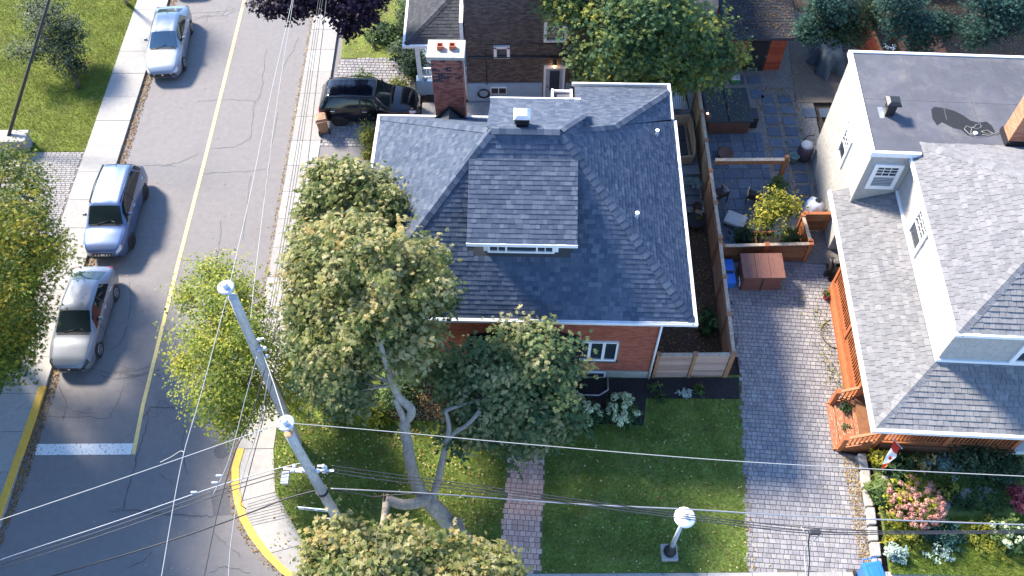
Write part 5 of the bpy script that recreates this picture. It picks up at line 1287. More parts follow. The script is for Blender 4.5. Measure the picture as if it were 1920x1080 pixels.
MB().tube([(8.95,29.6,.1),(8.95,29.6,1.35)], .03, 6).build('post', m_tubside, lamp); MB().lathe([(.05,1.35),(.17,1.42),(.2,1.55),(.15,1.66),(.04,1.7)], (8.95,29.6,0), 14).build('shade', m_tubside, lamp); MB().lathe([(.03,1.7),(.05,1.72),(.02,1.76)], (8.95,29.6,0), 8).build('bulb', m_bulb2, lamp)
sw = thing('garden_basin', 'small white and green tub by the shed wall', 'basin', (11.0,33.4,.1))
MB().hexa([(10.85,33.2,.08),(11.2,33.2,.08),(11.2,33.5,.08),(10.85,33.5,.08)],[(10.8,33.15,.38),(11.25,33.15,.38),(11.25,33.55,.38),(10.8,33.55,.38)]).build('tub_body', M('green_plastic',(.05,.3,.12),.5,var=.1), sw, .02); MB().box(10.82,11.23,33.17,33.53,.381,.42).build('tub_lid', m_ceramic, sw, .01)
# house side deck: steps and wicker corner sofa
dk2 = thing('side_deck', 'grey stepped timber deck between the brick house and tall fence', 'deck', (7.5,27,0))
for k in range(10): MB().box(6.6,8.45,26.9+k*.18,27.065+k*.18,.62,.66,random.random()).build('deck_board', m_deck, dk2)
MB().box(6.6,8.45,26.9,31,.05,.619).build('deck_frame', m_deck, dk2)
for k in range(3): MB().box(6.6,8.4,26.45-k*.45,26.89-k*.45,.05,.48-k*.14,random.random()).build('step', m_deck, dk2)
for k in range(12): MB().box(6.6,8.45,28.7+k*.18,28.865+k*.18,.62,.66,random.random()).build('deck_board', m_deck, dk2)
so_ = thing('wicker_sofa', 'tan wicker sofa with dark cushions tucked beside the grey roof edge', 'sofa', (7.7,28.3,.66))
MB().box(6.9,8.1,27.55,29.6,.66,1.0).build('seat_base', m_wicker, so_, .03); MB().box(6.95,7.95,27.65,28.5,1.001,1.12).build('cushion', m_cushion, so_, .04); MB().box(6.95,7.95,28.55,29.45,1.001,1.12).build('cushion', m_cushion, so_, .04)
MB().tube([(8.15,27.55,.7),(8.2,27.6,1.25),(8.25,28.2,1.45),(8.25,29.5,1.5)], .05, 8).build('back_rim', m_wicker, so_)
MB().hexa([(8.1,27.55,.7),(8.18,27.55,.7),(8.18,29.65,.7),(8.1,29.65,.7)],[(8.16,27.6,1.3),(8.24,27.6,1.3),(8.24,29.65,1.5),(8.16,29.65,1.5)]).build('backrest', m_wicker, so_)
MB().hexa([(6.9,29.62,.7),(8.1,29.62,.7),(8.1,29.7,.7),(6.9,29.7,.7)],[(6.9,29.7,1.4),(8.2,29.7,1.5),(8.2,29.78,1.5),(6.9,29.78,1.4)]).build('backrest', m_wicker, so_)
MB().hexa([(6.9,27.45,.7),(8.1,27.45,.7),(8.1,27.54,.7),(6.9,27.54,.7)],[(6.9,27.42,1.12),(8.12,27.42,1.25),(8.12,27.52,1.25),(6.9,27.52,1.12)]).build('arm', m_wicker, so_, .02)
ta = thing('side_table', 'dark round garden table with small plant below the deck steps', 'table', (7.95,24.35,.1))
MB().lathe([(.38,.52),(.4,.54),(.4,.57),(.38,.58)], (7.95,24.35,0), 22).build('table_top', m_cushion, ta); MB().tube([(7.95,24.35,.1),(7.95,24.35,.52)], .04, 8).build('leg', m_black, ta)
bush('potted_plant', 'tiny bright green plant on the dark round table', (8.1,24.4,.68), (.13,.13,.1), 60, .07, m_leaf_yel, seed=3, cat='plant', stems=False)
pt_ = MB().lathe([(.12,.15),(.19,.3),(.21,.5),(.17,.5),(.14,.35)], (8.2,25.25,0), 16); base_thing(pt_, 'plant_pot', m_tubside, 'brown glazed pot standing beside the deck steps', 'pot')
bush('potted_plant', 'pale flowering pot plant at the foot of the tall fence steps', (8.15,26.3,.8), (.28,.28,.22), 260, .09, m_leaf_grey, seed=4, cat='plant', stems=True)
stl = thing('garden_stool', 'small folded wooden chair beside the round garden table', 'chair', (8.15,24.8,.1))
MB().hexa([(8.0,24.7,.5),(8.3,24.6,.5),(8.36,24.9,.5),(8.05,25.0,.5)],[(8.0,24.7,.53),(8.3,24.6,.53),(8.36,24.9,.53),(8.05,25.0,.53)]).build('seat', m_wicker, stl)
for x, y in ((8.04,24.73),(8.28,24.65),(8.32,24.88),(8.08,24.95)): MB().tube([(x,y,.1),(x,y,.5)], .018, 5).build('leg', m_wicker, stl)
lt = thing('lean_to', 'small lean-to of corrugated sheets and planks behind the side deck', 'lean-to', (7.3,31.2,0))
for k in range(2):
    x0 = 6.55+k*.75; cs = MB(); m = 14
    V = []
    for i in range(m+1):
        xx = x0+.7*i/m; dz = .02*(i % 2); V += [(xx,30.35,1.25+dz),(xx,31.2,1.75+dz)]
    cs.add(V, [(2*i,2*i+2,2*i+3,2*i+1) for i in range(m)]); cs.build('corrugated_sheet', m_galv, lt)
for x in (6.6,7.32,8.05): MB().beam((x,30.3,1.27),(x,31.25,1.8),.07,.06).build('rafter', m_fence, lt); MB().box(x-.03,x+.03,30.3,30.36,.05,1.25).build('prop', m_fence, lt)
MB().box(6.6,8.05,31.15,31.22,.05,1.75).build('back_board', m_fence_pink, lt)
blb = MB().hexa([(6.8,31.3,.6),(7.9,31.3,.6),(7.9,31.9,.6),(6.8,31.9,.6)],[(6.9,31.35,.85),(7.95,31.3,1.05),(7.9,31.85,1.0),(6.85,31.85,.82)]); base_thing(blb, 'blue_tarp', M('blue_tarp',(.02,.05,.4),.6,var=.15), 'crumpled bright blue tarp behind the lean-to', 'tarp', bevel=.05)
ac = thing('hose_reel', 'black coiled hose reel on the grey clapboard wall under the porch eave', 'hose reel', (13.2,21.7,.5))
MB().lathe([(.06,-.1),(.3,-.1),(.3,-.07),(.12,-.06),(.12,.06),(.3,.07),(.3,.1),(.06,.1)], (13.2,21.7,.95), 20, 'x').build('reel', m_black, ac); MB().box(13.1,13.35,21.65,21.75,.1,.95).build('stand', m_black, ac)
hs = MB().tube([(*G(x,y,.11)[:2],.125) for x,y in ((1572,655),(1560,652),(1546,640),(1538,625),(1541,612),(1550,604),(1556,600))], .02, 6)
base_thing(hs, 'garden_hose', m_black, 'thin black hose looping over the pavers beside the deck gravel', 'hose')
fpot = thing('flower_pot', 'red pot with a small plant on the pavers by the deck end', 'pot', (*G(1546,562)[:2],.1))
x, y = G(1546,562)[:2]; MB().lathe([(.09,.1),(.14,.3),(.15,.32),(.11,.31)], (x,y,0), 14).build('pot', m_red, fpot)
crown('plant', [((x,y+.05,.45),(.16,.16,.14))], 90, .1, m_leaf_bush, fpot, 'oval', 5, per=8, spread=.05)

# ---- stone kerb and flag beside the cedar porch
st_ = thing('stone_kerb', 'row of rough pale stone blocks edging the paved drive', 'kerb', (12.8,11.5,0))
pp = [(1616,848),(1622,880),(1626,915),(1632,950),(1637,985),(1640,1015),(1644,1045),(1648,1080),(1652,1110)]
for i in range(len(pp)-1):
    a, b = G(*pp[i],.25), G(*pp[i+1],.25); w = .14+.03*random.random(); g = .03
    q = [(a[0]-w,a[1]-g),(a[0]+w,a[1]-g),(b[0]+w*.95,b[1]+g),(b[0]-w*1.05,b[1]+g)]
    MB().prism(q[::-1], .0, .27+random.uniform(-.03,.03)).build('stone', m_stone, st_, .04)
fl = thing('flag', 'red and white maple leaf flag on a short pole at the cedar porch', 'flag', tuple(G(1690,838,2.25)))
tip, rt_ = G(1690.5,840,2.25), G(1660,805,2.75)
MB().tube([G(1655,800,2.6), G(1676,824,2.35), tip], .014, 6).build('pole', m_galv, fl); MB().lathe([(.02,-.03),(.035,0),(.02,.03)], tip, 8).build('finial', m_ceramic, fl)
# flag surface: hoist along the pole, fly hanging down towards the viewer's left
h0, h1 = G(1676.5,824.5,2.34), G(1689,838.5,2.25)
e0_, e1_ = G(1652,880,1.25), G(1670,870,1.3)
def flagpt(s, t):                       # s along fly, t along hoist
    a = h0*(1-t)+h1*t; b = e0_*(1-t)+e1_*t
    p = a*(1-s)+b*s; p = p+np.array([.05*math.sin(s*7+t*4),.04*math.sin(s*6+t*3),.05*math.sin(s*5+2*t)])*min(1,s*3)
    p[2] -= .12*math.sin(s*PI)*.6; return p
def flagpatch(s0, s1, name, mat, n=10, m=6):
    mb = MB(); V = [flagpt(s0+(s1-s0)*i/n, j/m) for i in range(n+1) for j in range(m+1)]
    mb.add(V, [(i*(m+1)+j, i*(m+1)+j+1, (i+1)*(m+1)+j+1, (i+1)*(m+1)+j) for i in range(n) for j in range(m)], sm=True); return mb.build(name, mat, fl)
flagpatch(0,.3,'red_band',m_flag_red); wb_ = flagpatch(.3,.76,'white_band',m_flag_white); flagpatch(.76,1,'red_band',m_flag_red)
leafo = [(0,-.5),(.04,-.22),(.3,-.27),(.26,-.17),(.5,.03),(.42,.08),(.47,.25),(.3,.22),(.27,.29),(.1,.14),(.17,.42),(.08,.38),(0,.55),(-.08,.38),(-.17,.42),(-.1,.14),(-.27,.29),(-.3,.22),(-.47,.25),(-.42,.08),(-.5,.03),(-.26,-.17),(-.3,-.27),(-.04,-.22)]
nrmf = np.cross(flagpt(.6,.5)-flagpt(.5,.5), flagpt(.5,.6)-flagpt(.5,.5)); nrmf /= np.linalg.norm(nrmf); nrmf *= np.sign(np.dot(nrmf, np.array([0,0,CH])-flagpt(.5,.5)))
lv = [flagpt(.53+.17*a, .5+.42*b)+nrmf*.012 for a, b in leafo]; cc = flagpt(.53,.5)+nrmf*.012
MB().add([cc]+lv, [(0,i+1,(i+1)%len(lv)+1) for i in range(len(lv))]).build('maple_leaf', m_flag_red, fl)

# ---- street lamp
lb = G(1253,1040)[:2]; lh = 3.7
sl_ = thing('street_lamp', 'short grey street lamp with white disc shade on the front lawn', 'street lamp', (lb[0],lb[1],.1))
MB().box(lb[0]-.28,lb[0]+.28,lb[1]-.28,lb[1]+.28,.0,.34).build('plinth', m_concrete, sl_, .02)
MB().lathe([(.22,.34),(.22,.42),(.17,.5),(.15,.75),(.11,.8),(.1,1.0)], (lb[0],lb[1],0), 20).build('pole_base', m_black, sl_)
MB().lathe([(.085,.95),(.06,lh-.3)], (lb[0],lb[1],0), 14).build('pole', m_lamppole, sl_)
MB().lathe([(.07,lh-.35),(.16,lh-.25),(.2,lh-.05),(.2,lh+.05)], (lb[0],lb[1],0), 20).build('globe', m_lamp, sl_)
MB().lathe([(.34,lh+.0),(.345,lh+.03),(.3,lh+.08),(.13,lh+.13),(.07,lh+.17),(.06,lh+.24),(.03,lh+.27)], (lb[0],lb[1],0), 28).build('shade', m_lamp, sl_)

# ---- stone pier, pipe rail
pi_ = thing('stone_pier', 'low stone pier at the lawn corner by the paved forecourt', 'pier', (-23.2,29.3,0))
MB().box(-24.2,-22.45,29.05,29.6,.0,.72).build('pier_body', m_pier, pi_)
for k in range(4): MB().box(-24.25,-22.42,29.02,29.62,.02+k*.175,.18+k*.175,random.random()).build('course', m_pier, pi_, .015)
MB().box(-24.4,-22.35,28.95,29.7,.725,.84).build('coping', m_concrete, pi_, .015)
MB().box(-22.9,-22.5,27.2,28.93,.0,.3).build('low_wall', m_pier, pi_)
pr2 = MB().tube([(-23.2,29.35,.8),tuple(G(53,130,3.4)),tuple(G(92,0,6.0)),tuple(G(104,-40,6.8))], [.075,.068,.06,.057], 10)
base_thing(pr2, 'slanted_pole', m_wire_k, 'long dark metal pole slanting up from the stone pier', 'pole')
m_leaf_yt = M('grey_green_leaves', (.08,.1,.06), .55, var=0, tones=[(.02,.042,.022),(.045,.075,.036),(.1,.13,.07),(.2,.23,.14)], trans=.3)
# ================================================================== POLES AND WIRES
def pole(label, base, top, r0, r1, zb=-.1):
    t = thing('utility_pole', label, 'utility pole', (base[0],base[1],0))
    a = np.array([base[0],base[1],zb]); b = np.array(top); n = 9
    MB().tube([a+(b-a)*i/n for i in range(n+1)], [r0+(r1-r0)*i/n for i in range(n+1)], 14).build('pole_shaft', m_pole, t)
    return t, (lambda z: a+(b-a)*((z-zb)/(b[2]-zb)))
def insulator(t, c, s=1.):
    MB().lathe([(.03*s,-.28*s),(.05*s,-.2*s),(.2*s,-.02*s),(.21*s,.03*s),(.15*s,.06*s),(.14*s,.03*s),(.07*s,.04*s),(.075*s,.14*s),(.03*s,.16*s)], c, 22).build('insulator', m_ceramic, t)
p1b = G(558,834); p1t = G(436,556,10.2); pole1, P1 = pole('grey wooden utility pole rising through the lime-green street tree', p1b, p1t, .2, .135)
insulator(pole1, P1(10.2)+np.array([-.12,.1,.3]), 1.15)
MB().tube([P1(9.95), P1(10.2)+np.array([-.12,.1,.1])], .03, 6).build('pin', m_galv, pole1)
p2b = G(652,1005); p2t = G(541,812,8.8); pole2, P2 = pole('leaning utility pole with cables and street sign by the corner pavement', p2b, p2t, .19, .13)
insulator(pole2, np.array(G(536,794,9.2)), 1.15)
MB().tube([P2(8.7), G(536,797,9.0)], .03, 6).build('pin', m_galv, pole2)
MB().lathe([(.125,8.8),(.125,8.83)], (p2t[0],p2t[1],0), 14).build('cut_top', m_cutwood, pole2)
rnd = random.Random(12)
def hardware(t, c, n, sx, sy, sz, name='clamp'):
    for _ in range(n):
        q = c+np.array([rnd.uniform(-sx,sx),rnd.uniform(-sy,sy),rnd.uniform(-sz,sz)])
        if rnd.random() < .6: MB().lathe([(.02,-.06),(.06,-.04),(.06,-.01),(.035,0),(.06,.02),(.06,.05),(.02,.07)], q, 10, rnd.choice('xyz')).build(name, m_ceramic, t)
        else: MB().beam(q-np.array([.1,0,0]), q+np.array([.1,rnd.uniform(-.06,.06),0]), .05, .05).build(name, m_galv, t)
hardware(pole2, P2(6.25), 22, .5, .1, .18); hardware(pole2, P2(4.5), 6, .18, .08, .08); hardware(pole1, P1(7.3)+np.array([.15,0,0]), 14, .14, .14, .5)
for z in (6.25,): MB().beam(P2(z)+np.array([-.75,-.0,0]), P2(z)+np.array([.75,-.08,0]), .06, .06).build('bracket', m_galv, pole2)
tr_ = MB().beam(P2(6.05)+np.array([-.75,.02,-.1]), P2(6.05)+np.array([-.75,-.35,-.12]), .22, .16).build('cable_box', m_galv, pole2)
MB().lathe([(.2,4.36),(.2,4.46)], (*P2(4.4)[:2],0), 14).build('strap', m_wire_k, pole2)
# street name sign on the pole
ss = thing('street_sign', 'pale blade sign with dark lettering on the leaning utility pole', 'sign', tuple(G(620,958,2.75)))
a, b = G(559,952,2.9), G(618,958,2.9)
MB().beam(a, b, .025, .19).build('sign_blade', m_signblue, ss)
dv = (b-a)/np.linalg.norm(b-a); n_ = np.array([dv[1],-dv[0],0])
for k in range(17):
    if k in (6,7,13): continue
    c = a+dv*(.22+k*.057); MB().beam(c+n_*.016-dv*.018, c+n_*.016+dv*.018, .006, .1 if k % 3 else .085).build('letter_mark', m_signink, ss)
ns = thing('notice_sign', 'small dark notice plate with pale edge below the street sign', 'sign', tuple(G(612,972,1.9)))
a, b = G(604,974,1.9), G(622,975,1.9); MB().beam(a, b, .02, .32).build('plate', m_galv, ns); MB().beam(a+dv*.03+n_*.014, b-dv*.03+n_*.014, .012, .27).build('face', m_wire_k, ns)

def spl(P, n=10):
    P = [np.array(p, float) for p in P]; out = []
    for i in range(len(P)-1):
        a, b, c, d = P[max(i-1,0)], P[i], P[i+1], P[min(i+2,len(P)-1)]
        for k in range(n):
            t = k/n; out.append(.5*((2*b)+(-a+c)*t+(2*a-5*b+4*c-d)*t*t+(-a+3*b-3*c+d)*t**3))
    out.append(P[-1]); return out
def wire(label, pts, r, mat, group=None, name='overhead_wire', n=8):
    return base_thing(MB().tube(spl([G(*p) for p in pts], n), r, 6), name, mat, label, 'wire', group)
wire('white conductor running up the street from the grey pole top', [(430,536,10.5),(468,370,10.3),(505,190,10.2),(548,0,10.2),(605,-260,10.4)], .0105, m_wire_w)
wire('white conductor running down across the junction from the grey pole top', [(430,540,10.5),(378,735,10.1),(340,870,9.8),(303,1080,9.6),(280,1210,9.6)], .0105, m_wire_w)
wire('white conductor crossing the junction to the leaning pole top', [(534,792,9.35),(440,824,9.1),(345,857,9.0),(180,914,9.0),(0,975,9.0),(-220,1050,9.1)], .0105, m_wire_w)
wire('short white jumper linking two crossing conductors over the junction', [(300,867,9.05),(322,856,9.2),(338,846,9.4),(345,848,9.5)], .0105, m_wire_w)
wire('white conductor crossing the front lawn and drive from the leaning pole top', [(540,793,9.35),(740,810,9.1),(1000,834,8.95),(1400,866,8.9),(1920,893,9.1),(2250,905,9.3)], .0105, m_wire_w)
wire('pale guy wire running down the grey pole to the leaning pole top', [(488,648,7.5),(512,715,8.3),(535,788,9.15)], .014, m_wire_w)
for k in range(3):
    o = k*8.5
    wire('one of two black cables below the grey one across the junction' if k else 'grey cable above two black ones from the leaning pole across the junction', [(566,868+o*.7,6.25),(500,884+o*.9,6.1),(400,914+o,5.9),(210,980+o,5.9),(0,1050+o*1.0,6.0),(-220,1130+o,6.2)], .016, m_wire_k if k else m_wire_g, 'three cables over the junction')
    wire('one of three dark cables from the leaning pole over the lawn', [(622,873+o*.7,6.25),(700,884+o*.8,6.1),(1000,925+o*.6,5.8),(1290,965+o*.5,5.7),(1520,990+o*.6,5.7),(1700,996+o*.3,5.75),(1920,994+o*.3,5.9),(2250,990+o*.3,6.1)], .016, m_wire_k, 'three cables over the lawn')
wire('thick black cable from the leaning pole low across the junction', [(606,917,4.45),(540,934,4.35),(440,972,4.25),(300,1020,4.3),(100,1080,4.4),(-120,1150,4.6)], .028, m_wire_k)
wire('silver-banded cable from the leaning pole over lawn and drive', [(620,916,4.45),(700,920,4.4),(830,927,4.35),(1080,945,4.3),(1290,955,4.3),(1500,968,4.3),(1700,976,4.35),(1920,984,4.5),(2250,996,4.7)], .024, m_wire_g)
wire('slack black loop hanging from the silver-banded cable', [(630,920,4.4),(665,925,4.2),(700,931,4.1),(740,928,4.2),(790,925,4.35)], .022, m_wire_k)
for k, (x0, x1) in enumerate(((597,543),(601,548),(605,553))):
    wire('one of three thin cables above the right pavement', [(x0+28,-200,7.6),(x0,0,7.3),((x0+x1)/2+1,178,7.1),(x1,357,7.1),(x1-27,520,7.2),(494+4*k,632,7.5)], .011, m_wire_k, 'thin cables above the pavement')
wire('single thick cable above the right pavement nearest the house', [(630,-180,6.9),(612,0,6.7),(592,170,6.5),(572,340,6.5),(540,500,6.6),(508,650,6.8)], .016, m_wire_k)
wire('faint thin cable over the street beside the lane line', [(566,-120,8.3),(550,0,8.2),(520,190,8.1),(500,340,8.1),(478,520,8.2),(470,600,8.3)], .008, m_wire_g)
wire('black cable dropping from the grey pole through the corner', [(497,690,7.2),(472,780,6.6),(440,850,6.2),(408,960,6.0),(382,1085,6.0),(365,1180,6.0)], .018, m_wire_k)
wire('grey cable dropping from the grey pole to the street edge', [(482,668,7.3),(462,740,6.9),(430,860,6.5),(398,930,6.3)], .013, m_wire_g)
wire('thin cable pair hanging beside the grey pole', [(505,700,7.0),(485,800,6.4),(452,905,6.0),(434,1010,5.9),(428,1085,5.9),(422,1180,5.9)], .012, m_wire_g)
wire('black cable hooking down to the yellow corner kerb', [(526,640,7.0),(500,760,6.0),(474,860,5.2),(456,930,4.6),(452,946,4.45),(462,954,4.35)], .014, m_wire_k)
for k, (x, y, z) in enumerate(((411,892,6.4),(364,923,5.95),(403,905,6.4))):
    q = G(x,y,z); base_thing(MB().lathe([(.015,-.1),(.035,-.08),(.035,.08),(.015,.1)], q, 10, 'x'), 'cable_splice', m_ceramic, ['white splice block on the street-edge cables','white splice block on the upper junction cable','white splice block beside the street-edge cables'][k], 'splice')
spb = thing('splice_box', 'black splice box with white ties hanging on the cables above the drive', 'splice box', tuple(G(1527,999,5.72)))
q = G(1527,998,5.72); MB().box(q[0]-.17,q[0]+.17,q[1]-.08,q[1]+.08,q[2]-.06,q[2]+.07).build('box', m_wire_k, spb, .03)
MB().tube(spl([G(x,y,z) for x,y,z in ((1536,1003,5.7),(1524,1015,5.2),(1512,1024,4.8),(1509,1045,4.5),(1512,1085,4.4),(1514,1150,4.4))]), .02, 6).build('white_tie', m_wire_w, spb)
MB().tube(spl([G(x,y,z) for x,y,z in ((1518,1002,5.7),(1516,1020,5.2),(1518,1050,4.7),(1515,1090,4.5),(1516,1150,4.4))]), .02, 6).build('drop_cable', m_wire_k, spb)
MB().tube([G(1502,988,5.75),G(1512,1002,5.7)], .016, 6).build('white_tie', m_wire_w, spb)

# ================================================================== TREES
def gl(*pts): return [tuple(G(*p)) for p in pts]
big = thing('maple_tree', 'large maple with bent pale limbs leaning over lawn and brick house', 'tree', tuple(G(862,1012,0)))
tk = MB()
tk.tube(gl((872,1024,-.1),(862,1008,.3),(845,985,1.0),(828,965,1.6),(812,948,2.1),(798,934,2.6)), [.46,.36,.3,.28,.27,.27], 14)
l1 = spl(gl((802,938,2.4),(782,912,3.0),(770,870,3.8),(764,830,4.5),(758,795,5.1),(770,778,5.5),(769,764,5.8),(748,745,6.2),(735,715,6.7),(727,690,7.1),(716,655,7.7),(700,600,8.3)), 4)
tk.tube(l1, list(np.linspace(.22,.07,len(l1))), 10)
l1b = spl(gl((764,800,5.0),(757,785,5.4),(748,765,5.9),(740,748,6.2)), 3); tk.tube(l1b, list(np.linspace(.12,.09,len(l1b))), 8)
l2 = spl(gl((810,936,2.4),(820,905,3.0),(828,870,3.6),(838,825,4.3),(842,800,4.7),(835,770,5.1)), 4); tk.tube(l2, list(np.linspace(.15,.06,len(l2))), 8)
tk.tube(spl(gl((838,830,4.2),(852,812,4.5),(878,795,4.9),(900,770,5.2)), 4), .07, 7)
l3 = spl(gl((806,932,2.5),(785,942,2.9),(762,946,3.2),(740,942,3.4),(722,934,3.6)), 4); tk.tube(l3, list(np.linspace(.2,.15,len(l3))), 10)
l4 = spl(gl((725,938,3.5),(722,960,3.7),(717,985,3.9),(704,1002,4.1),(690,1010,4.3)), 4); tk.tube(l4, list(np.linspace(.13,.07,len(l4))), 8)
l5 = spl(gl((850,985,1.0),(856,978,1.5),(862,988,1.8),(866,1004,2.2),(855,1030,3.0),(840,1060,4.0)), 4); tk.tube(l5, list(np.linspace(.19,.12,len(l5))), 9)
bA = [pb(690,520,8.2,118,100), pb(610,510,7.6,78,85), pb(770,520,8.1,72,70), pb(690,620,7.5,95,70), pb(768,650,7.0,52,50), pb(830,555,7.6,22,34), pb(655,450,8.4,75,55)]
bB = [pb(930,690,5.0,95,70), pb(1020,690,5.0,72,66), pb(848,712,4.6,52,48), pb(950,770,4.4,100,62), pb(1040,770,4.2,50,52), pb(1005,630,5.6,42,24), pb(900,800,4.0,72,40), pb(985,820,3.8,60,40)]
bC = [pb(640,1030,4.9,66,44), pb(750,1045,5.0,92,52), pb(860,1055,4.7,62,42), pb(700,1085,5.2,120,60), pb(930,1065,4.4,44,34), pb(610,1065,4.8,40,40), pb(840,1100,4.9,100,50)]
bD = [pb(605,640,6.2,54,58), pb(625,700,5.8,70,56), pb(655,735,5.6,46,32), pb(580,590,6.4,40,48)]
rg = np.random.default_rng(77)
limbs(bA, l1[-1], .05, tk, rg, 3); tk.tube(spl([l2[-1]]+gl((858,762,5.0),(905,748,4.8)),4), .06, 7); limbs(bB, G(905,748,4.8), .035, tk, rg, 3); limbs(bC, l4[-1], .05, tk, rg, 3)
limbs(bD, l1[-14], .04, tk, rg, 2)
tk.build('trunk', m_bark, big)
q = G(721,933,3.62); MB().lathe([(.155,-.01),(.1,.012)], (q[0]-.02,q[1],q[2]), 12, 'x').build('cut_face', m_cutwood, big)
q = G(856,974,1.62); MB().lathe([(.11,-.01),(.06,.05)], q, 10, 'z').build('cut_face', m_cutwood, big)
crown('upper_crown', bA, 21000, .18, m_maple, big, 'maple', 1, per=15, spread=.2, tone=(.2,.95), inner=.3, rough=.42)
crown('side_crown', bD, 6500, .17, m_maple_g, big, 'maple', 4, per=13, spread=.22, tone=(.2,.9), inner=.2, rough=.45)
crown('front_crown', bB, 12500, .18, m_maple_g, big, 'maple', 2, per=15, spread=.2, tone=(.1,.9), inner=.3, rough=.42)
crown('lower_crown', bC, 15000, .18, m_maple, big, 'maple', 3, per=15, spread=.2, tone=(.2,.95), inner=.3, rough=.42)
tree('maple_tree', 'maple crown standing between the pavement and the left roof edge', (-7.1,20.2,0), [([(-7.1,20.2,-.1),(-7.0,20.3,2),(-6.6,20.4,4.2),(-6.1,20.5,5.4)], [.2,.17,.12,.08])],
     [pb(660,375,6.6,86,60), pb(615,420,6.2,55,44), pb(715,385,6.9,46,34), pb(640,335,6.8,44,28), pb(590,445,5.6,36,26)], 11500, .19, m_maple, m_bark, 'maple', 5, per=16, spread=.2, tone=(.15,.85))
tree('lime_tree', 'fine-leaved yellow-green street tree at the corner pavement', (-9.25,16.3,0), [([(-9.05,16.4,-.1),(-9.1,16.4,1.5),(-9.3,16.2,3.0),(-9.5,16.0,4.2)], [.13,.11,.08,.05])],
     [pb(430,560,5.4,62,62), pb(400,640,4.9,72,60), pb(470,640,5.0,66,66), pb(410,730,4.2,70,56), pb(470,735,3.2,56,52), pb(400,510,5.3,38,32), pb(350,560,4.8,24,34), pb(550,720,2.4,40,50), pb(345,680,4.2,24,28), pb(440,790,3.4,48,30), pb(565,655,3.2,34,44)],
     21000, .125, m_lime, m_bark_d, 'oval', 6, per=9, spread=.2, tone=(.1,.9), inner=.2, k=3, limb_r=.03, rough=.5)
tree('street_tree', 'broad green and gold tree overhanging the left pavement', (-21.4,19.5,0), [([(-21.4,19.5,-.1),(-21.4,19.5,2),(-21.1,19.5,4.2)], [.24,.2,.14])],
     [pb(20,350,5.0,90,66), pb(42,430,5.2,66,54), pb(-30,470,5.8,130,110), pb(38,520,5.0,62,60), pb(8,610,4.8,72,64), pb(-8,680,4.4,62,56), pb(84,480,4.6,32,28), pb(55,610,4.4,26,32), pb(-60,600,5.4,110,100), pb(10,300,4.8,48,32)],
     26000, .15, m_leaf_left, m_bark_d, 'spray', 7, per=14, spread=.2, tone=(.02,.72))
tree('young_tree', 'small grey-green young tree on the sunny left lawn', tuple(G(151,169)), [(gl((152,171,-.05),(143,152,.5),(132,128,1.0),(115,95,1.7)), [.09,.07,.055,.03])],
     [pb(95,55,2.2,46,42), pb(122,100,1.4,40,34), pb(55,95,1.7,40,22), pb(80,18,2.6,42,24), pb(130,55,1.9,28,30), pb(142,125,1.0,20,14)], 6500, .13, m_leaf_yt, m_bark_d, 'oval', 8, per=9, spread=.15, tone=(.0,.9), k=2, limb_r=.02, inner=.3)
tree('young_tree', 'slim grey trunk at the pavement edge behind the lawn', tuple(G(240,10)), [(gl((241,12,-.05),(230,-12,.9),(218,-40,2.0)), [.11,.09,.07])],
     [pb(200,-75,3.4,55,36), pb(215,-110,3.8,60,40)], 2500, .14, m_leaf_dark, m_bark, 'oval', 9, per=9, k=2, limb_r=.02)
tree('purple_tree', 'dark purple-leaved tree overhanging the pavement and lawn', (-7.2,38.2,0), [([(-7.2,38.2,-.1),(-7.2,38.0,2.2),(-7.4,37.4,4.0)], [.2,.17,.12])],
     [pb(525,0,5.2,50,30), pb(560,-20,5.4,70,45), pb(655,15,4.8,44,40), pb(640,-35,5.6,84,52), pb(688,-10,5.2,36,30), pb(658,50,4.2,20,18)], 9000, .19, m_leaf_purple, m_bark_d, 'maple', 10, per=14, spread=.2, tone=(.0,.95))
tree('walnut_tree', 'green and yellow tree with a bare trunk behind the brick house', (7.45,33.2,0), [([(7.45,33.2,-.1),(7.45,33.3,2),(7.4,33.4,4.2),(7.5,33.8,6.5)], [.22,.19,.16,.1]), ([(7.4,33.3,3.0),(7.9,33.6,5),(8.3,34,7)], [.1,.08,.05])],
     [pb(1150,40,6.0,78,56), pb(1200,100,5.0,72,50), pb(1120,110,5.0,54,40), pb(1300,60,5.6,66,50), pb(1320,130,4.2,52,36), pb(1230,20,6.8,90,50), pb(1060,20,6.2,46,30), pb(1180,145,3.6,66,24), pb(1270,130,4.0,40,34), pb(1370,100,4.6,30,26)],
     15000, .24, m_leaf_yg, m_bark, 'spray', 11, per=11, spread=.24, tone=(.0,.72), inner=.25, rough=.45)
tree('cedar_column', 'dense green columnar cedar against the brown brick wall', (3.55,31.75,0), [([(3.55,31.75,-.1),(3.55,31.75,2.5)], [.09,.05])],
     [((3.55,31.75,1.4),(.5,.42,1.3)),((3.55,31.75,2.6),(.38,.34,.9))], 3500, .12, m_leaf_bush, m_bark_d, 'spray', 12, per=9, spread=.1, inner=.55, k=1)
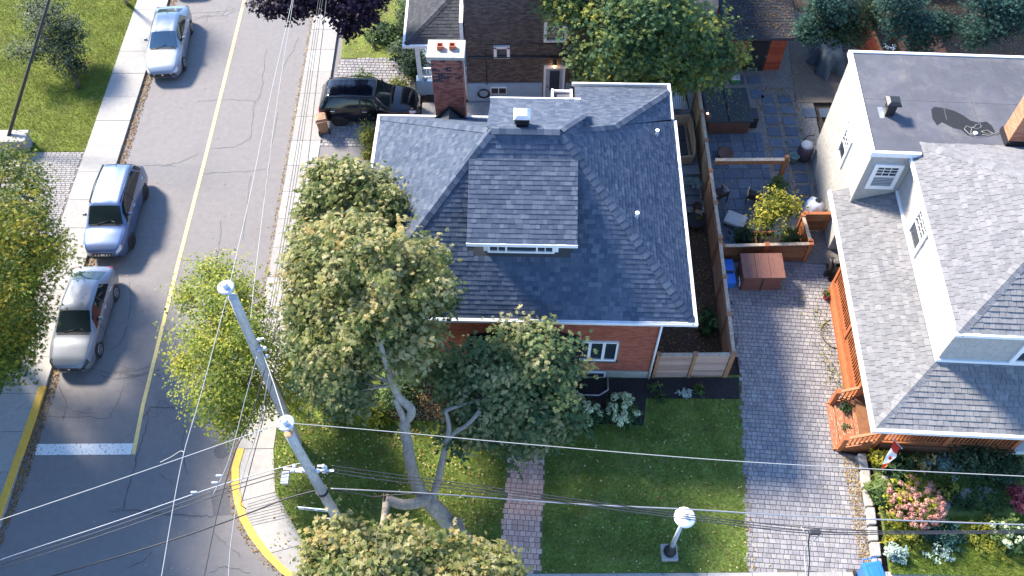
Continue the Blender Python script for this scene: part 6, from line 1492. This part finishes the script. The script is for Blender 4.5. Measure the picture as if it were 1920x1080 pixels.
con = [('conifer_tree','blue-green conifer between the shed and covered grill',(15.2,36.6,0),[pb(1545,40,3.2,46,36),pb(1560,0,4.6,50,36),pb(1520,60,2.6,32,24)],4200),
       ('conifer_tree','soft green leafy tree overhanging the red garden fence',(17.0,36.8,0),[pb(1590,60,3.0,40,28),pb(1620,30,3.6,40,30),pb(1570,20,3.8,36,30)],3600),
       ('conifer_tree','teal feathery conifer above the orange cedar deck',(18.8,37.4,0),[pb(1700,40,4.2,48,34),pb(1745,50,3.9,42,30),pb(1725,80,3.2,26,22),pb(1770,45,3.8,28,20),pb(1690,0,5.2,40,30)],5200),
       ('conifer_tree','teal feathery conifer at the far right behind the flat roof',(23.2,37.2,0),[pb(1880,30,4.8,56,44),pb(1840,60,4.0,40,28),pb(1920,10,5.4,60,44),pb(1860,-10,5.6,50,36)],6000)]
for i, (nm, lb_, bs, bl, n) in enumerate(con):
    tree(nm, lb_, bs, [([(bs[0],bs[1],-.1),(bs[0],bs[1]-.3,1.8),(bs[0],bs[1]-.8,3.4)], [.14,.11,.07])], bl, n, .17, m_leaf_con if i != 1 else m_leaf_dark, m_bark_d, 'spray', 20+i, per=11, spread=.17, tone=(.05,.95), inner=.3, k=3, limb_r=.03, group='conifers behind the flat roof' if i > 1 else None)
tree('patio_tree', 'small yellow and green tree growing out of the cedar planter', (10.55,23.1,.5), [([(10.55,23.0,.4),(10.65,23.1,1.2),(10.9,23.3,1.9)], [.04,.03,.02])],
     [pb(1450,395,2.2,36,32), pb(1430,420,1.7,24,20), pb(1475,385,2.1,28,24), pb(1450,370,2.4,22,18)], 1500, .15, m_leaf_yel, m_bark_d, 'oval', 31, per=8, spread=.14, tone=(.1,.95), inner=.2, k=3, limb_r=.015)
# unseen trees added beyond the frame's top edge to shade the back garden
for i, (x, y, h) in enumerate(((10.5,41.6,8),(14.6,43,8.6),(19.5,42.6,8.4),(6.5,43.8,8))):
    tree('shade_tree', ['unseen tall tree added for shade beyond the shed','unseen tall tree added for shade beyond the long red fence','unseen tall tree added for shade beyond the teal conifers','unseen tall tree added for shade beyond the brown brick house'][i], (x,y,0), [([(x,y,-.1),(x,y,3),(x+.1,y,h-2)], [.26,.2,.12])],
         [((x,y,h),(2.4,2.2,2.0)),((x-1.2,y-.6,h-1.6),(1.8,1.6,1.4)),((x+1.2,y+.4,h-1.4),(1.8,1.6,1.5))], 6500, .28, m_leaf_dark, m_bark_d, 'spray', 60+i, per=10, spread=.25, k=2)

# ================================================================== SHRUBS AND FLOWERS
def gb(x, y, z): return G(x, y, z)
bush('clipped_shrub', 'rounded green shrub beside the black SUV', (*G(684,150,.5)[:2],.45), (.62,.5,.45), 900, .15, m_leaf_bush, 'oval', 1)
bush('twiggy_shrub', 'dull olive shrub at the nose of the black SUV', (*G(748,158,.5)[:2],.45), (.6,.55,.5), 800, .11, m_leaf_yel, 'oval', 2, tone=(.0,.5))
bush('dark_shrub', 'tall dark green shrub beside the white porch post', (-4.75,33.9,.9), (.65,.75,.95), 1500, .15, m_leaf_dark, 'spray', 3)
bush('dark_shrub', 'dark leafy shrub under the porch roof corner', (-5.35,35.0,.7), (.7,.6,.65), 1000, .17, m_leaf_dark, 'oval', 4, tone=(.2,.9))
bush('cedar_hedge', 'green cedar hedge beside the dark porch roof', (-5.0,37.2,1.1), (.7,1.5,1.1), 2600, .15, m_leaf_bush, 'spray', 5, tone=(.1,.7))
bush('ground_shrub', 'low green shrub under the purple tree', (-6.4,36.6,.45), (1.1,.7,.4), 1300, .15, m_leaf_bush, 'oval', 6)
bush('pine_shrub', 'yellow-green pine shrub beside the left roof edge', (*G(698,252,.8)[:2],.75), (.55,.75,.75), 1500, .15, m_leaf_yel, 'needle', 7, tone=(.0,.6), upb=.9)
bush('corner_shrub', 'green shrub at the roof corner over the grey drive', (*G(690,285,.5)[:2],.4), (.35,.3,.35), 350, .12, m_leaf_yel, 'oval', 8)
# front bed
def hydrangea(label, c, r, nb, mat, seed, leafmat=m_leaf_bush, bs=.11):
    t = thing('hydrangea', label, 'hydrangea', (c[0],c[1],.1)); rng = np.random.default_rng(seed)
    crown('foliage', [(np.array(c),r)], 700, .16, leafmat, t, 'oval', seed, per=9, spread=.1)
    for _ in range(nb):
        d = rng.normal(size=3); d[2] = abs(d[2])+.25; d[1] -= .3; d /= np.linalg.norm(d); p = np.array(c)+d*np.array(r)*rng.uniform(.9,1.12)
        k = 46; q = rng.normal(size=(k,3)); q /= np.linalg.norm(q, axis=1, keepdims=True); s = bs*rng.uniform(.75,1.2)
        P = p+q*s*np.array([1,1,.75])-np.array([c[0],c[1],.1])
        me = scatter(P, q+rng.normal(size=(k,3))*.2, np.full(k, s*.85), np.clip(rng.normal(.5,.2,k)+rng.uniform(-.3,.3),0,.999), 'oval', mat, 'bloom', rng)
        link('bloom', me, t)
    return t
hydrangea('white hydrangea in full bloom in the dark front bed', (*G(1168,768,.6)[:2],.55), (.55,.62,.5), 34, m_bloom_w, 1)
hydrangea('leafy hydrangea with few pale blooms beside the maple crown', (*G(1100,775,.5)[:2],.5), (.55,.6,.45), 14, m_bloom_w, 2)
hydrangea('pink hydrangea covered in blooms in the right garden', (*G(1715,945,.8)[:2],.75), (1.0,.95,.6), 120, m_bloom_p, 3, m_leaf_yel, .08)
hydrangea('cream hydrangea at the right garden edge', (*G(1895,1000,.7)[:2],.6), (.6,.55,.4), 18, m_bloom_w, 4, m_leaf_bush, .1)
for i, (x, y, r_, lab) in enumerate(((1240,745,.22,'small green plant at the bed edge under the fence'),(1285,738,.2,'pale leaved plant in the dark bed under the fence'),(1310,730,.25,'low leafy plant below the front fence panel'),(1225,725,.25,'green plant at the brick wall foot'))):
    bush('bed_plant', lab, (*G(x,y,.25)[:2],.25), (r_,r_,.18), 160, .1, m_leaf_grey if i == 1 else m_leaf_bush, 'oval', 40+i, cat='plant', stems=False)
bush('side_shrub', 'bright green sapling beside the side fence', (*G(1328,600,.6)[:2],.6), (.35,.5,.5), 420, .17, m_leaf_bush, 'oval', 50)
bush('grass_clump', 'tall ornamental grass clump near the lawn\'s mulch bed', (*G(708,775,.4)[:2],.4), (.4,.4,.35), 420, .35, m_leaf_yel, 'needle', 51, cat='plant', tone=(.2,.7), upb=.1)
bush('under_shrub', 'brown-green shrub by the house wall under the maple', (*G(640,760,.6)[:2],.6), (.9,.7,.55), 1200, .14, m_maple, 'oval', 52)
bush('under_shrub', 'dark green shrub at the left corner of the brick wall', (-4.3,15.9,.7), (.8,.6,.65), 1200, .15, m_leaf_bush, 'oval', 53)
bush('patio_shrub', 'grey-green shrub in the bed beside the tilted cushion', (*G(1400,440,.5)[:2],.45), (.65,.35,.4), 700, .12, m_leaf_dark, 'oval', 54)
bush('patio_shrub', 'green climbing shrub at the pergola post', (*G(1458,352,.9)[:2],.8), (.35,.45,.75), 700, .13, m_leaf_bush, 'oval', 55)
bush('planter_shrub', 'brown and green low shrub in the cedar planter', (*G(1480,440,.8)[:2],.8), (.6,.4,.3), 600, .11, m_leaf_bush, 'oval', 56, stems=False)
bush('white_flowering_shrub', 'white flowering shrub behind the red garden fence', (18.6,34.2,.7), (.5,1.0,.6), 900, .13, m_leaf_dark, 'oval', 57)
crown('white_flowers', [((18.6,34.2,.9),(.45,.9,.5))], 130, .12, m_flower_w, bpy.data.objects['white_flowering_shrub'], 'oval', 58, per=3, spread=.05)
# right garden
GD = [('garden_plant','yellow-green leafy plant beside the stone kerb under the flag',1650,862,.45,.45,.4,m_leaf_yel,.17,420,(.5,.95)),
 ('garden_plant','large-leaved green plant behind the flag',1690,872,.4,.65,.35,m_leaf_bush,.2,520,(.2,.8)),
 ('garden_plant','dried brown hosta below the porch rail',1728,873,.35,.4,.3,m_fallen,.18,220,(.2,.8)),
 ('garden_plant','grey-green sage clump below the porch rail',1768,880,.4,.55,.35,m_leaf_grey,.13,480,(.0,.35)),
 ('garden_plant','dark green shrub at the porch end',1820,862,.6,.8,.5,m_leaf_dark,.17,900,(.3,.9)),
 ('garden_plant','dark ferny shrub beside the white porch block',1880,880,.6,.8,.5,m_leaf_dark,.16,900,(.2,.8)),
 ('garden_plant','olive rounded shrub above the pink hydrangea',1770,910,.45,.55,.4,m_leaf_yel,.12,700,(.1,.6)),
 ('grass_clump','fountain of fine green grass beside the stone kerb',1665,930,.35,.65,.35,m_leaf_bush,.4,900,(.3,.95)),
 ('garden_plant','low green plants at the foot of the flag plant',1690,895,.3,.6,.25,m_leaf_bush,.13,420,(.1,.7)),
 ('garden_plant','red leaved shrub at the garden right end',1912,925,.5,.4,.4,m_leaf_red,.13,500,(.1,.9)),
 ('garden_plant','bright red shrub beside the cream hydrangea',1915,950,.5,.35,.3,m_leaf_red,.13,350,(.4,.99)),
 ('garden_plant','yellow-green low plant under the pink hydrangea',1690,1005,.3,.75,.3,m_leaf_yel,.12,800,(.1,.8)),
 ('garden_plant','silver leaved rosette near the blue bin',1678,1037,.32,.36,.28,m_leaf_grey,.14,380,(.3,.95)),
 ('garden_plant','blue-grey lavender clump in the garden middle',1765,1000,.4,.75,.35,m_leaf_con,.12,900,(.3,.95)),
 ('garden_plant','white flowered low clump in front of the lavender',1762,1035,.3,.5,.22,m_leaf_grey,.1,300,(.2,.95)),
 ('garden_plant','bright green ground cover below the cream hydrangea',1855,1010,.3,.9,.25,m_leaf_yel,.12,900,(.1,.6)),
 ('garden_plant','dark green trailing plant over the flat stones',1850,930,.35,.8,.3,m_leaf_bush,.13,700,(.1,.6)),
 ('garden_plant','green mound between hydrangea and flat stones',1800,945,.3,.4,.25,m_leaf_bush,.12,350,(.1,.6))]
for i, (nm, lab, x, y, z, r_, rz_, mt, sz, n, tn) in enumerate(GD):
    bush(nm, lab, (*G(x,y,z)[:2],z+.1), (r_,r_*.8,rz_), n, sz, mt, 'needle' if nm == 'grass_clump' else 'oval', 70+i, cat='plant', tone=tn, stems=False)
for i, (x, y, w, h) in enumerate(((1822,928,.5,.28),(1795,940,.36,.22),(1845,922,.42,.25),(1660,900,.35,.2),(1770,947,.3,.2))):
    c = G(x,y,.25); rr = random.Random(i); k = 7
    poly = [(c[0]+w*math.cos(2*PI*j/k)*rr.uniform(.8,1.15), c[1]+h*math.sin(2*PI*j/k)*rr.uniform(.8,1.15)) for j in range(k)]
    base_thing(MB().prism(poly, .1, .3), 'flat_stone', m_stone, ['largest flat stone in the right garden bed','mossy flat stone next to the pink hydrangea','grey flat stone under trailing plant','half-hidden stone by the stone kerb','small flat stone right of the pink hydrangea'][i], 'stone', bevel=.03)
sp = [(-2.0,.2),(.25,.0)]
for k, (nm, x, y, z) in enumerate((('stair_plant',1581,763,.75),('stair_plant',1583,808,.4))):
    t = thing('potted_plant', ['blue pot with leafy flowers on the cedar steps','tiny green pot plant on the lower cedar step'][k], 'plant', tuple(G(x,y,z-.25)))
    q = G(x,y,z-.2); MB().lathe([(.09,-.1),(.13,.08),(.14,.1)], q, 14).build('pot', m_bluebin if False else m_barrel, t)
    crown('foliage', [((q[0],q[1],q[2]+.2),(.22-.1*k,.2-.09*k,.14))], 150-60*k, .1, m_leaf_bush, t, 'oval', 90+k, per=7, spread=.06)
blk = base_thing(MB().prism([tuple(G(*p,.3)[:2]) for p in ((1868,848),(1925,820),(1990,820),(1990,850),(1880,850))][::-1], 0, .42), 'porch_block', m_trim, 'white painted block wall at the porch right end', 'wall', bevel=.02)

# ================================================================== UNSEEN BUILDING ADDED FOR ITS SHADE (outside the frame, shades the junction)
ab = thing('shade_block', 'unseen brick block added across the street to shade the junction', 'building', (-30,14,0))
AX = -23.8
aw = MB().box(-42,AX,-2,21.6,-.05,16.5).build('wall', m_brick_br, ab)
MB().box(-42.2,AX+.2,-2.2,21.8,16.5,16.9).build('parapet', m_concrete, ab)
for f_ in range(5):
    for k in range(7):
        y = -.2+k*3.1; z = 1.3+f_*3.0
        w = MB().box(AX,AX+.06,y,y+1.4,z-.08,z).box(AX,AX+.06,y,y+1.4,z+1.5,z+1.58).box(AX,AX+.06,y-.08,y,z-.08,z+1.58).box(AX,AX+.06,y+1.4,y+1.48,z-.08,z+1.58).build('window', m_trim, ab)
        MB().box(AX,AX+.02,y,y+1.4,z,z+1.5).build('pane', m_glass, w)
    for k in range(4):
        x = -40+k*4.2; z = 1.3+f_*3.0
        w = MB().box(x,x+1.5,21.6,21.66,z-.08,z).box(x,x+1.5,21.6,21.66,z+1.5,z+1.58).box(x-.08,x,21.6,21.66,z-.08,z+1.58).box(x+1.5,x+1.58,21.6,21.66,z-.08,z+1.58).build('window', m_trim, ab)
        MB().box(x,x+1.5,21.6,21.62,z,z+1.5).build('pane', m_glass, w)

# weeds between the pavers by the deck
rngw = np.random.default_rng(9)
for i, (x, y, n) in enumerate(((1560,690,60),(1545,615,50),(1535,590,40),(1548,660,50),(1590,742,40),(1575,720,60),(1500,560,30),(1470,545,25))):
    P = np.array([[*G(x+dx, y+dy, .12)[:2], .13] for dx, dy in rngw.normal(size=(n,2))*[9,12]]); P[:,2] += rngw.random(n)*.08
    stuff(link('weeds', scatter(P, rngw.normal(size=(n,3))*.5+[0,0,1], rngw.uniform(.05,.11,n), rngw.uniform(0,.95,n), 'oval', m_leaf_yel, 'weeds', rngw), drive))
